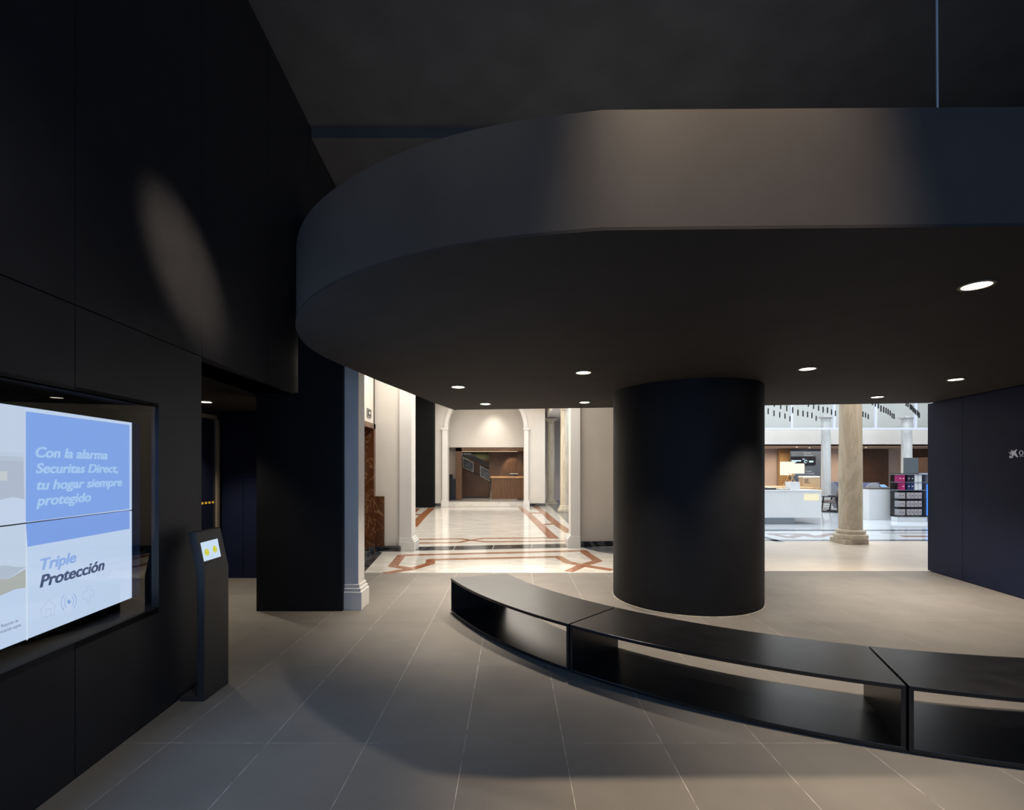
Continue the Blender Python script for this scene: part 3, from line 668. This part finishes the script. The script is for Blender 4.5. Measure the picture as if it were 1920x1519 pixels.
# tripod lamps
def tripod_lamp(px, Y, label, pyt, pyb, pyf, halfw):
    x = AT(px, 0, Y).x; z0 = AT(0, pyf, Y).z; z1 = AT(0, pyb, Y).z; z2 = AT(0, pyt, Y).z; k = Y/F_PX
    t = thing('tripod_lamp', label, 'lamp', (x, Y, z0))
    MB().lathe([(halfw*k*.98, z1), (halfw*k, z1+.002), (halfw*k, z2)], (x, Y), 40).build('lamp_shade', glow('lit_shade', (1, .86, .68), 1.25), t, smooth=True)
    for a_ in (math.radians(200), math.radians(320), math.radians(80)):
        MB().bar((x+.20*math.cos(a_), Y+.2*math.sin(a_), z0), (x-.09*math.cos(a_), Y-.09*math.sin(a_), z1), .013).build('leg', M_lwood, t)
    MB().bar((x, Y, z1-.06), (x, Y, z1+.04), .02).build('stem', M_lwood, t)
    return t
tripod_lamp(1485.5, 16.3, 'tripod table lamp with wide glowing cream drum shade', 869.5, 888, 913.5, 19.8)
tripod_lamp(1476, 17.6, 'second tripod lamp half hidden behind the glowing drum shade', 866, 891, HY-(AT(0, 914, 16.3).z-EYE)*F_PX/17.6, 12)
MB()
lt = tag(MB().box(7.9, 10.0, 16.1, 18.0, AT(0, 915, 16.3).z-.03, AT(0, 914, 16.3).z).box(6.3, 8.6, 16.5, 17.9, .0, AT(0, 915, 16.3).z-.03).build('back_counter', M_lwood), 'light oak back counter under the tripod lamps', 'counter')
# armchairs
def armchair(label, x, y, rot, scale=1):
    t = thing('armchair', label, 'armchair', (0, 0, 0))
    MB().box(-.34, .34, -.32, .32, .36, .46).build('seat', M_cush, t, bevel=.03)
    MB().extr([(-.33, -.30, .42), (.33, -.30, .42), (.33, -.42, .88), (-.33, -.42, .88)], (0, .09, 0)).build('backrest', M_blk, t, bevel=.02)
    MB().extr([(-.30, -.20, .45), (.30, -.20, .45), (.30, -.31, .85), (-.30, -.31, .85)], (0, .09, 0)).build('back_cushion', M_cush, t, bevel=.02)
    for sx in (-1, 1):
        MB().box(sx*.36-.025, sx*.36+.025, -.36, .36, .60, .635).build('armrest', M_blk, t)
        for yy in (-.3, .3):
            MB().bar((sx*.36, yy*.75, .6), (sx*.36, yy, .03), .028).build('leg', M_blk, t)
        MB().box(sx*.36-.03, sx*.36+.03, -.4, .4, 0, .04).build('sled', M_blk, t)
    t.location = (x, y, 0); t.rotation_euler = (0, 0, rot); t.scale = (scale,)*3
    return t
armchair('black framed lounge armchair left of the thick beige column', AT(1559, 0, 19.9).x, 19.75, math.radians(35))
armchair('black framed armchair with pale cushion right of the beige column', AT(1611, 0, 19.6).x, 19.4, math.radians(75))
# high curved sofas
def sofa(label, pp, Y, d, seatz=.42):
    t = thing('high_back_sofa', label, 'sofa', tuple(AT(pp[0][0], 950, Y)))
    P = [AT(px, py, Y) for px, py in pp]
    base = [(p.x, p.y, 0) for p in (P[-1], P[0])]
    MB().extr([tuple(p) for p in P]+base, (0, .07, 0)).build('side_shell', M_grey, t, bevel=.01)
    x0, x1 = P[0].x, P[-1].x
    MB().box(x0, x1+.6, Y+d, Y+d+.1, .05, max(p.z for p in P)-.01).build('backrest', M_blfab, t, bevel=.02)
    MB().box(x0+.02, x1+.6, Y+.07, Y+d, .22, seatz).build('seat', M_blfab, t, bevel=.03)
    return t
sofa('pale grey high-backed sofa behind the black armchair', [(1551, 915), (1552, 906), (1556, 903.5), (1562, 904), (1567, 908), (1571, 914), (1580, 916)], 21.8, .5)
sofa('grey and blue curved high-backed sofa behind the white product counter', [(1610, 918), (1620, 918.5), (1625, 914), (1629, 908.5), (1636, 906), (1644, 905.5), (1648, 909), (1649, 916)], 20.2, .8)
tag(MB().extr([AT(1613, 923, 19.1), AT(1623, 924, 19.1), AT(1622, 930, 19.1), AT(1613, 930, 19.1)], (0, .3, 0)).build('cushion', M_trimw, bevel=.04), 'white cushion on the armchair right of the beige column', 'cushion')

# white product counter and shelves
pcn = thing('product_counter', 'white product counter block with thin dark top', 'counter', tuple(FL(1656, 974)))
CY = 16.6
MB().box(AT(1629, 0, CY).x, AT(1686, 0, CY).x, CY, CY+1.1, 0, AT(0, 917, CY).z).build('body', M_desk, pcn, bevel=.005)
MB().box(AT(1629, 0, CY).x-.01, AT(1740, 0, CY).x, CY-.01, CY+1.1, AT(0, 917, CY).z, AT(0, 915.6, CY).z).build('counter_top', M_darkbox, pcn)
zc = AT(0, 915.6, CY).z
for lab, (a, b_) in (('tablet lying tilted on the white product counter, left one', (1648, 1664)), ('smaller tablet on the white product counter by the shelves', (1681, 1692))):
    tb = thing('tablet', lab, 'tablet', (AT((a+b_)/2, 0, CY+.3).x, CY+.3, zc))
    xa, xb = AT(a, 0, CY+.3).x, AT(b_, 0, CY+.3).x
    MB().extr([(xa, CY+.2, zc+.01), (xb, CY+.25, zc+.01), (xb+.05, CY+.5, zc+.10), (xa+.1, CY+.45, zc+.10)], (0, 0, .012)).build('case', M_blk, tb)
    MB().extr([(xa+.015, CY+.205, zc+.023), (xb-.01, CY+.255, zc+.023), (xb+.035, CY+.49, zc+.11), (xa+.11, CY+.445, zc+.11)], (0, 0, .002)).build('screen', glow('tablet_glow', (.35, .6, .95), .9), tb)
SY = 16.0
sh = thing('product_shelves', 'glass and steel product shelving with boxed goods by the dark wall', 'shelving', tuple(FL(1711, 970)))
sx0, sx1 = AT(1684, 0, SY).x, AT(1741, 0, SY).x
levels = [889.5, 904.2, 919, 935.5, 951, 966.5]
for k, py in enumerate(levels):
    z = AT(0, py, SY).z
    MB().box(sx0, sx1, SY, SY+.35, z-.012, z).build('shelf', M_steel if k < 3 else M_blk, sh)
MB().box(sx0+.02, sx1, SY+.35, SY+.37, AT(0, 970, SY).z, AT(0, 887.5, SY).z).build('back_panel', M_darkbox, sh)
MB().box(sx0, sx0+.02, SY, SY+.36, 0, AT(0, 887, SY).z).build('side_panel', M_glass, sh)
MB().box(sx1-.02, sx1, SY, SY+.36, 0, AT(0, 887, SY).z).build('side_panel', M_steel, sh)
MB().box(sx0, sx1, SY+.03, SY+.3, 0, AT(0, 970, SY).z).build('plinth', M_desk, sh)
MB().box(AT(1737.3, 0, SY).x, AT(1738.6, 0, SY).x, SY-.02, SY, .2, AT(0, 908, SY).z).build('blue_light_strip', glow('blue_strip', (.05, .22, .9), 1.6), sh)
boxm = {'m': ('magenta', (.42, .02, .13)), 'k': ('black', (.015, .015, .03)), 'n': ('navy', (.02, .03, .10)), 'w': ('white', (.68, .70, .70)), 'g': ('grey', (.40, .36, .38))}
rows = {1: 'mm kkww', 2: '_m_nnww', 3: 'gg_gggg', 4: 'gg_gggg', 5: 'gg_gggg'}
ordn = {1: 'top', 2: 'second', 3: 'third', 4: 'fourth', 5: 'lowest'}
for k, s_ in rows.items():
    zf = AT(0, levels[k], SY).z+.001; ztop_ = zf+(.235 if k < 3 else .2)
    xsl = [1686.2, 1692.0, 1697, 1702.5, 1709.2, 1716.4, 1723.6]
    seen = {}
    for i, ch in enumerate(s_):
        if ch not in boxm: continue
        cn, cv = boxm[ch]; seen[ch] = seen.get(ch, 0)+1
        x = AT(xsl[i], 0, SY).x
        ow = ['', 'first', 'second', 'third', 'fourth', 'fifth', 'sixth']
        lab = ('%s product box on the %s shelf, %s of its colour from the left' % (cn, ordn[k], ow[seen[ch]])) if s_.count(ch) > 1 else '%s product box on the %s shelf of the product shelving' % (cn, ordn[k])
        t = thing('product_box', lab, 'box', (x+.05, SY+.1, zf), '%s boxes on the %s product shelf' % (cn, ordn[k]))
        wdt = .107 if i != 3 else .10
        MB().box(x, x+wdt, SY+.03, SY+.2, zf, ztop_).build('carton', mat('carton_'+cn, cv, .5, noise=(9, .05, (1, 1, 1))), t)
        if ch in 'gkmn': MB().box(x+.035, x+.075, SY+.027, SY+.03, (zf+ztop_)/2-.012, (zf+ztop_)/2+.012).build('print', M_blk if ch == 'g' else M_trimw, t)
nb = thing('notice_board', 'grey and wood freestanding board behind the product shelves', 'board', tuple(AT(1717, 915, 18.0)))
pbox(1697, 1722, 858.5, 967.5, 18.0, .08).build('grey_panel', mat('slate_grey', (.09, .105, .12), .6, noise=(3, .05, (1, 1, 1))), nb)
pbox(1722, 1742, 858, 967.5, 18.0, .08).build('wood_panel', M_wood, nb)

# hanging black tubes
TB = [(62,95,160),(128,118,182),(192,137,198),(251,152,212),(307,183,242),(130,10,75),(203,38,102),(271,62,127),(337,80,148),(397,110,178),(454,122,188),(505,132,196),(554,143,206),(602,180,236),(515,14,77),(574,40,102),(629,62,123),(680,77,143),(729,84,148),(775,106,168),(818,121,182),(1093,102,165),(1128,130,192),(1157,142,200),(1187,160,218),(1235,-8,58),(1268,10,76),(1301,30,96),(1331,62,132),(1361,75,143),(1388,88,152),(1411,103,166),(1435,119,180),(1457,147,206),(1478,155,214),(1615,4,70),(1635,18,82),(1659,46,106),(1674,55,115),(1691,70,135),(1707,92,150),(1722,107,166),(1740,117,178),(1753,135,198),(1763,145,202)]
ORD = 'first second third fourth fifth sixth seventh eighth ninth tenth eleventh twelfth thirteenth fourteenth fifteenth sixteenth seventeenth eighteenth nineteenth twentieth twenty-first'.split()
TB = sorted(TB, key=lambda q: (q[0], q[1])); cnt = {}
for i, (x, a, b_) in enumerate(TB):
    Y = max(12.6, min(17.4, .16*F_PX/((b_-a)/6))); px = x/6+1430
    p0 = AT(px, b_/6+750, Y); p1 = AT(px, a/6+750, Y)
    lab = ('left of the beige column' if px < 1570 else ('just right of the beige column' if px < 1680 else 'above the product shelves'))
    t = thing('pendant_tube', '%s black hanging tube from the left, among those %s' % (ORD[cnt.setdefault(lab, 0)], lab), 'pendant', tuple(p0), 'hanging tubes '+lab)
    cnt[lab] += 1
    MB().bar(p0, p1, .017, 8).build('tube', M_blk, t)
    MB().bar(p1, (p1.x, p1.y, 6.98), .0022, 4).build('cable', M_steel, t)

# ================================================================== BENCH
BC = (4.10, 7.80); RO, RI = 5.22, 4.52
def bpt(r, deg, z): a = math.radians(deg); return (BC[0]+r*math.cos(a), BC[1]+r*math.sin(a), z)
def arc(a0, a1, r0, r1, z0, z1, N=30):
    mb = MB(); R = [bpt(r1, a0+(a1-a0)*k/N, 0)[:2] for k in range(N+1)]+[bpt(r0, a1-(a1-a0)*k/N, 0)[:2] for k in range(N+1)]
    return mb.hexa(R, z0, z1)
bang = [202.6, 225.9, 250.0, 274.2]
blab = ['farthest segment of the curved black bench, at its left end', 'middle segment of the curved black bench before the round column', 'nearest segment of the curved black bench, cut by the right frame edge']
for k in range(3):
    a0, a1 = bang[k]+.08, bang[k+1]-.08
    t = thing('bench_segment', blab[k], 'bench', bpt((RO+RI)/2, (a0+a1)/2, 0), 'curved bench segments')
    t['group'] = 'curved bench segments'
    arc(a0, a1, RI, RO, .374, .40).build('seat_top', M_bench, t, bevel=.0025)
    arc(a0, a1, RI, RO, .012, .036).build('base_plate', M_bench, t, bevel=.0025)
    dth = math.degrees(.024/RO)
    for s0, s1 in ((a0, a0+dth), (a1-dth, a1)):
        arc(s0, s1, RI+.004, RO-.004, .036, .374, 1).build('end_panel', M_bench, t)
    arc(a0+.2, a1-.2, RI+.06, RO-.06, 0, .012).build('recessed_foot', M_blk, t)

# ================================================================== KIOSK
kk = thing('feedback_kiosk', 'slim dark floor-standing kiosk with small lit touch screen', 'kiosk', (-2.24, 3.7, 0))
KY0, KY1 = 3.556, 3.86
side = [(-2.21, .0), (-2.21, .917), (-2.272, 1.205), (-2.278, 1.215), (-2.32, 1.215), (-2.328, 1.205), (-2.265, .90), (-2.265, 0)]
MB().extr([(x, KY0, z) for x, z in side], (0, KY1-KY0, 0)).build('body', M_kiosk, kk, bevel=.004)
MB().box(-2.385, -2.213, KY0-.004, KY1, 0, .03).build('foot_plate', M_kiosk, kk)
dvec = Vector((-2.272+2.21, 0, 1.205-.917)).normalized(); nv = Vector((dvec.z, 0, -dvec.x))
def kp(y, s, off): p = Vector((-2.21, y, .917))+dvec*s+nv*off; return p
def kq(name, y0, y1, s0, s1, off, d, m, parent=kk):
    return MB().extr([kp(y0, s0, off), kp(y1, s0, off), kp(y1, s1, off), kp(y0, s1, off)], nv*d).build(name, m, parent)
# screen corners measured from the photo
def ks(px, py):
    o = Vector((0, 0, EYE)); dr = Vector(((px-CX)/F_PX, 1, (HY-py)/F_PX)); p0 = kp(0, 0, 0)
    t = (p0-o).dot(nv)/dr.dot(nv); P = o+dr*t; return P
kq('bezel', 3.585, 3.80, .055, .235, .0, .002, M_blk)
Q = [ks(382, 1053.3), ks(413.5, 1043.5), ks(407, 1010), ks(375, 1018.3)]
scr = MB().extr([q+nv*.0025 for q in Q], nv*.001).build('touch_screen', glow('kiosk_screen_glow', rgb(205, 225, 245), .95), kk)
def kd(px, py, r, m, name, off=.004):
    c = ks(px, py)+nv*off; mb = MB(); mb.poly([c+Vector((0, math.cos(t*math.pi/12)*r, 0))+dvec*math.sin(t*math.pi/12)*r for t in range(24)])
    return mb.build(name, m, scr)
M_yel = glow('smiley_yellow', rgb(205, 205, 60), .95); M_ylt = glow('smiley_line', rgb(240, 240, 170), 1)
for px, py in ((387, 1036), (402, 1030)):
    kd(px, py, .026, M_yel, 'smiley_face')
    kd(px-1.4, py-2, .0035, M_ylt, 'smiley_eye', .005); kd(px+1.2, py-2.4, .0035, M_ylt, 'smiley_eye', .005)
    c = ks(px, py+1)+nv*.005; mb = MB()
    for t in range(8):
        P = lambda r, tt: c+Vector((0, math.cos(tt)*r, 0))+dvec*(math.sin(tt)*r)
        t0, t1 = math.pi*(1.15+.7*t/8), math.pi*(1.15+.7*(t+1)/8); mb.poly([P(.010, t0), P(.013, t0), P(.013, t1), P(.010, t1)])
    mb.build('smiley_mouth', M_ylt, scr)
kd(396.5, 1042.5, .003, M_blk, 'screen_dot')

# ================================================================== WALL SCREENS
SA, SK = 2.2, .116                                   # X = -(SA + SK*Y)
sdir = Vector((-SK, 1, 0)).normalized(); snrm = sdir.cross(Vector((0, 0, 1)))
def sp(px, py, off=0):
    r = (CX-px)/F_PX; Y = SA/(r-SK); return AT(px, py, Y)+snrm*off
zT, zB = 1.988, .788; zM = 1.388
E1 = sp(247.5, 882)                                 # far edge
def along(d_): return Vector((E1.x, E1.y, 0))-sdir*d_
def screen_panel(label, d0, d1, z0, z1):
    t = thing('wall_display', label, 'screen', tuple(along((d0+d1)/2)+Vector((0, 0, z0))), None)
    a_, b_ = along(d0)-snrm*.002, along(d1)-snrm*.002
    MB().extr([(b_.x, b_.y, z0), (a_.x, a_.y, z0), (a_.x, a_.y, z1), (b_.x, b_.y, z1)], -snrm*.08).build('housing', M_blk, t)
    a_, b_ = along(d0+.002), along(d1-.002)
    MB().extr([(b_.x, b_.y, z0+.0035), (a_.x, a_.y, z0+.0035), (a_.x, a_.y, z1-.0035), (b_.x, b_.y, z1-.0035)], -snrm*.002).build('lit_panel', glow('screen_white', rgb(203, 220, 246), 1), t)
    return t
up = screen_panel('upper glowing wall screen behind glass showing white words on blue', 0, 1.07, zM, zT)
lo = screen_panel('lower glowing wall screen behind glass showing two coloured words and icons', 0, 1.07, zB, zM)
screen_panel('upper screen left of the blue one, outside the picture', 1.07, 2.14, zM, zT)
screen_panel('lower screen left of the icon one, outside the picture', 1.07, 2.14, zB, zM)
mb = MB(); a_, b_ = along(-.075), along(2.14)
for off in (0,):
    mb.extr([(b_.x-.1, b_.y, zB+.0), (a_.x-.1, a_.y, zB), (a_.x-.1, a_.y, zT), (b_.x-.1, b_.y, zT)], -snrm*.02)
mb.extr([tuple(along(-.085)+Vector((0, 0, zB))), tuple(along(-.003)+Vector((0, 0, zB))), tuple(along(-.003)+Vector((0, 0, zT))), tuple(along(-.085)+Vector((0, 0, zT)))], -snrm*.1)
br = tag(mb.build('screen_mount', mat('mount_reflection_blue', (.06, .11, .26), .4, noise=(9, .05, (1, 1, 1)))), 'dark mounting panel with painted blue reflection behind the wall screens', 'mount')  # blue reflection beside the screens is put into the mount colour
def sq(name, pp, col, parent, off=.001, s=1):
    return MB().poly([sp(px, py, off) for px, py in pp]).build(name, glow('ink_%d_%d_%d' % col, rgb(*col), s), parent)
def split(name, x0, x1, ya, yb, col, off=.001):      # (ya, yb) = (left, right) y of top and bottom edges
    pass
bl = (135, 172, 240)
seamL, seamR = lambda x: 987-(987-955)*x/250., None
# blue block across both screens
sq('blue_block', [(48, 771.5), (242.5, 797), (242.5, seamL(242.5)-1.6), (48, seamL(48)-1.6)], (136, 172, 240), up)
sq('blue_block', [(48, seamL(48)+1.2), (242.5, seamL(242.5)+1.2), (243, 991.5), (51, 1025.5)], (133, 168, 238), lo)
# picture at the left
sq('picture', [(-60, 750), (47, 764), (48, seamL(48)-1.6), (-60, seamL(-60)-1.6)], (205, 217, 238), up, .0006)
sq('picture_shadow', [(-60, 860), (44, 865), (45, 936), (24, 932), (-60, 950)], (186, 195, 213), up, .001)
sq('picture_fade', [(-60, 842), (44, 850), (44, 857.6), (-60, 851)], (200, 211, 231), up, .0011)
sq('picture_fade', [(-60, 851), (44, 857.5), (44, 865.5), (-60, 860.5)], (193, 203, 222), up, .0012)
sq('picture_light', [(-60, 884), (13, 884), (13.5, 901), (-60, 903)], (208, 212, 214), up, .0014)
sq('paper_sheet', [(-60, 950), (24, 932), (47, 940), (48, seamL(48)-1.6), (-60, seamL(-60)-1.6)], (208, 220, 242), up, .0014)
sq('paper_sheet', [(-60, seamL(-60)+1.5), (47, seamL(47)+1.5), (47.5, 1066), (18, 1083), (0, 1087), (-60, 1092)], (205, 218, 238), lo, .0014)
sq('paper_shade', [(-60, 1072), (8, 1060), (28, 1063), (47.5, 1063), (18, 1083), (0, 1087), (-60, 1092)], (184, 196, 212), lo, .0018)
sq('picture_ground', [(-60, 1090), (0, 1087), (18, 1084), (47.5, 1067), (47.5, 1102), (28, 1105), (0, 1117), (-60, 1135)], (180, 183, 178), lo, .0012)
sq('white_margin', [(47.5, seamL(47.5)+1.5), (50.5, seamL(50)+1.5), (52, 1200), (49, 1201)], (222, 232, 248), lo, .0008)
def stext(s_, px0, px1, py, cap, col, parent, bold=.02, right=False, full=1.0, shear=.22):
    a_ = sp(px0, py, .002); b_ = sp(px1, py, .002); wdt = (Vector((b_.x-a_.x, b_.y-a_.y, 0))).length*full
    h = cap/F_PX*a_.y
    org = a_
    if right: org = b_; org.z = a_.z
    return text_mesh('lettering', s_, glow('ink_%d_%d_%d' % col, rgb(*col), 1), org, sdir, wdt, h, shear, bold, parent, right=right)
LB = (176, 210, 250)
def bline(px, py): return py
stext('Con la alarma', 65.5, 200.5, 857, 20, LB, up)
stext('Securitas Direct,', 66, 220, 887, 19, LB, up)
stext('tu hogar siempre', 67.5, 228, 918.5, 19, LB, up)
stext('protegido', 67, 169.5, 948.5, 19.5, LB, up)
stext('Triple', 74.5, 141.5, 1070, 22, (152, 182, 238), lo)
stext('Protección', 73.5, 194.5, 1102, 23, (62, 80, 118), lo)
stext('Requisito de', 1.5, 33, 1177, 6.5, (90, 102, 130), lo, 0, shear=0)
stext('financiación sujeta', 0, 38.5, 1188, 6.5, (90, 102, 130), lo, 0, right=True, full=1.25, shear=0)
def ribbon(name, pp, wpx, col, parent, closed=False):
    if closed: pp = pp+[pp[0]]
    mb = MB()
    for a_, b_ in zip(pp[:-1], pp[1:]):
        A_, B_ = sp(*a_, .002), sp(*b_, .002); t = (B_-A_).normalized(); nn = t.cross(snrm)*wpx/F_PX*A_.y/2
        mb.poly([A_-nn-t*nn.length, B_-nn+t*nn.length, B_+nn+t*nn.length, A_+nn-t*nn.length])
    return mb.build(name, glow('ink_%d_%d_%d' % col, rgb(*col), 1), parent)
def P6(l): return [(x/5.063, y/5.063+960) for x, y in l]
fc = (182, 198, 226)
ribbon('house_icon', P6([(378, 935), (457, 835), (525, 895), (512, 897), (515, 975), (395, 1008), (388, 930)]), .9, fc, lo)
ribbon('house_icon', P6([(432, 997), (430, 930), (478, 918), (480, 985)]), .9, fc, lo)
ribbon('cross_icon', P6([(780, 770), (820, 755), (818, 715), (848, 708), (850, 745), (884, 742), (884, 790), (850, 800), (852, 850), (824, 866), (822, 820), (782, 830)]), .9, fc, lo, True)
ac = (138, 172, 228)
c0 = (651, 854)
mb = MB(); mb.poly([sp((c0[0]+17*math.cos(t*math.pi/10))/5.063, (c0[1]+21*math.sin(t*math.pi/10))/5.063+960, .002) for t in range(20)]); mb.build('signal_icon', glow('ink_138_172_228', rgb(*ac), 1), lo)
for s_, (cx_, rx, ry) in ((-1, (0, 42, 60)), (-1, (0, 74, 88)), (1, (0, 42, 60)), (1, (0, 70, 85))):
    pl = []
    for k in range(11):
        t = math.radians(-52+104*k/10); pl.append(((c0[0]+s_*rx*math.cos(t))/5.063, (c0[1]+ry*math.sin(t)-s_*rx*math.cos(t)*.18)/5.063+960))
    ribbon('signal_icon', pl, 1.2, ac, lo)
area('screen_glow_light', tuple(along(.75)+snrm*.26+Vector((0, 0, 1.39))), (1.0, 1.1), 13, (.22, .50, 1), (0, 0, 0))
bpy.data.objects['screen_glow_light'].rotation_euler = Vector((snrm.x, snrm.y, 0)).to_track_quat('-Z', 'Y').to_euler()

# ================================================================== LOGO ON THE RIGHT WALL
lg = thing('wall_logo', 'pale star emblem and letter on the dark right wall', 'sign', (WR(6.4), 6.4, 1.85))
def rp(px, py, off=.003):
    r = (px-CX)/F_PX; Y = (6.58-.164*6.36)/(r-.164); p = AT(px, py, Y); return Vector((p.x-off, p.y, p.z))
def PL(l): return [(x/25.32+1860, y/25.32+820) for x, y in l]
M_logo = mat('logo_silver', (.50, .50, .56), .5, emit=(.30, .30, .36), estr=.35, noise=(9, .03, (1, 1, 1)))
star = PL([(795, 745), (830, 715), (930, 705), (960, 715), (905, 640), (915, 610), (960, 618), (1040, 665), (1185, 560), (1205, 575), (1135, 720), (1250, 930), (1240, 955), (1190, 945), (1045, 830), (985, 975), (960, 990), (930, 980), (955, 780), (880, 760)])
def fan(name, pp, c):
    mb = MB(); n_ = len(pp); cc_ = rp(*c)
    for i in range(n_): mb.poly([cc_, rp(*pp[i]), rp(*pp[(i+1) % n_])])
    return mb.build(name, M_logo, lg)
fan('star_emblem', star, PL([(1020, 730)])[0])
def dot(c, r): return PL([(c[0]+r*math.cos(t*math.pi/8), c[1]+r*math.sin(t*math.pi/8)) for t in range(16)])
fan('emblem_dot', dot((905, 808), 30), PL([(905, 808)])[0]); fan('emblem_dot', dot((878, 945), 48), PL([(878, 945)])[0])
MB().poly([rp(*p) for p in PL([(845, 875), (905, 880), (880, 945), (830, 945)])]).build('emblem_dot', M_logo, lg)
mb = MB(); c = (1400, 740)
for k in range(24):
    t0, t1 = 2*math.pi*k/24, 2*math.pi*(k+1)/24
    P = lambda a, b__, t: rp(*PL([(c[0]+a*math.cos(t), c[1]+b__*math.sin(t))])[0])
    mb.poly([P(62, 92, t0), P(108, 120, t0), P(108, 120, t1), P(62, 92, t1)])
mb.build('letter', M_logo, lg)
MB().poly([rp(*p) for p in PL([(1300, 893), (1530, 886), (1530, 908), (1300, 917)])]).build('underline', M_logo, lg)

# ================================================================== DOWNLIGHTS
DL = [(859, 725, 'leftmost small downlight in the canopy soffit'), (910, 757, 'small downlight near the soffit back edge, over the hall reception'),
      (1094, 698, 'small downlight just left of the column top, nearer one'), (1096, 754, 'small downlight left of the column, at the soffit back edge'),
      (1514, 691, 'small downlight right of the round column top'), (1792, 711, 'downlight near the top of the right dark wall'),
      (1645, 744, 'downlight at the soffit back edge above the patio'), (1831, 534, 'largest and nearest oval downlight in the canopy at the right')]
for px, py, lab in DL:
    x, y = unpro(px, py)
    downlight('recessed_downlight', lab, (x, y, ZS(x)-.002), .088 if py > 600 else .082)
    pw, an = (330, 84) if px < 1000 else ((260, 88) if px < 1300 else (300, 88)); pw = 300 if py < 600 else (420 if px > 1750 else pw)
    o = spot('downlight_beam', (x, y, ZS(x)-.03), (x, y, 0), pw, (1, .87, .72), an, .9, .05)
for (x, y) in ((3.9, 7.2), (5.3, 4.2), (4.6, 2.9)):
    pass
x, y = (-4.05, 6.55)
downlight('recessed_downlight', 'small downlight in the low recess ceiling behind the kiosk', (x, y, 2.566), .08)
spot('downlight_beam', (x, y, 2.53), (-3.9, 6.6, 0), 130, (1, .87, .70), 100, .7, .05)
spot('downlight_beam', (-3.6, 5.2, 2.53), (-3.4, 5.2, 0), 60, (1, .87, .70), 100, .7, .05)
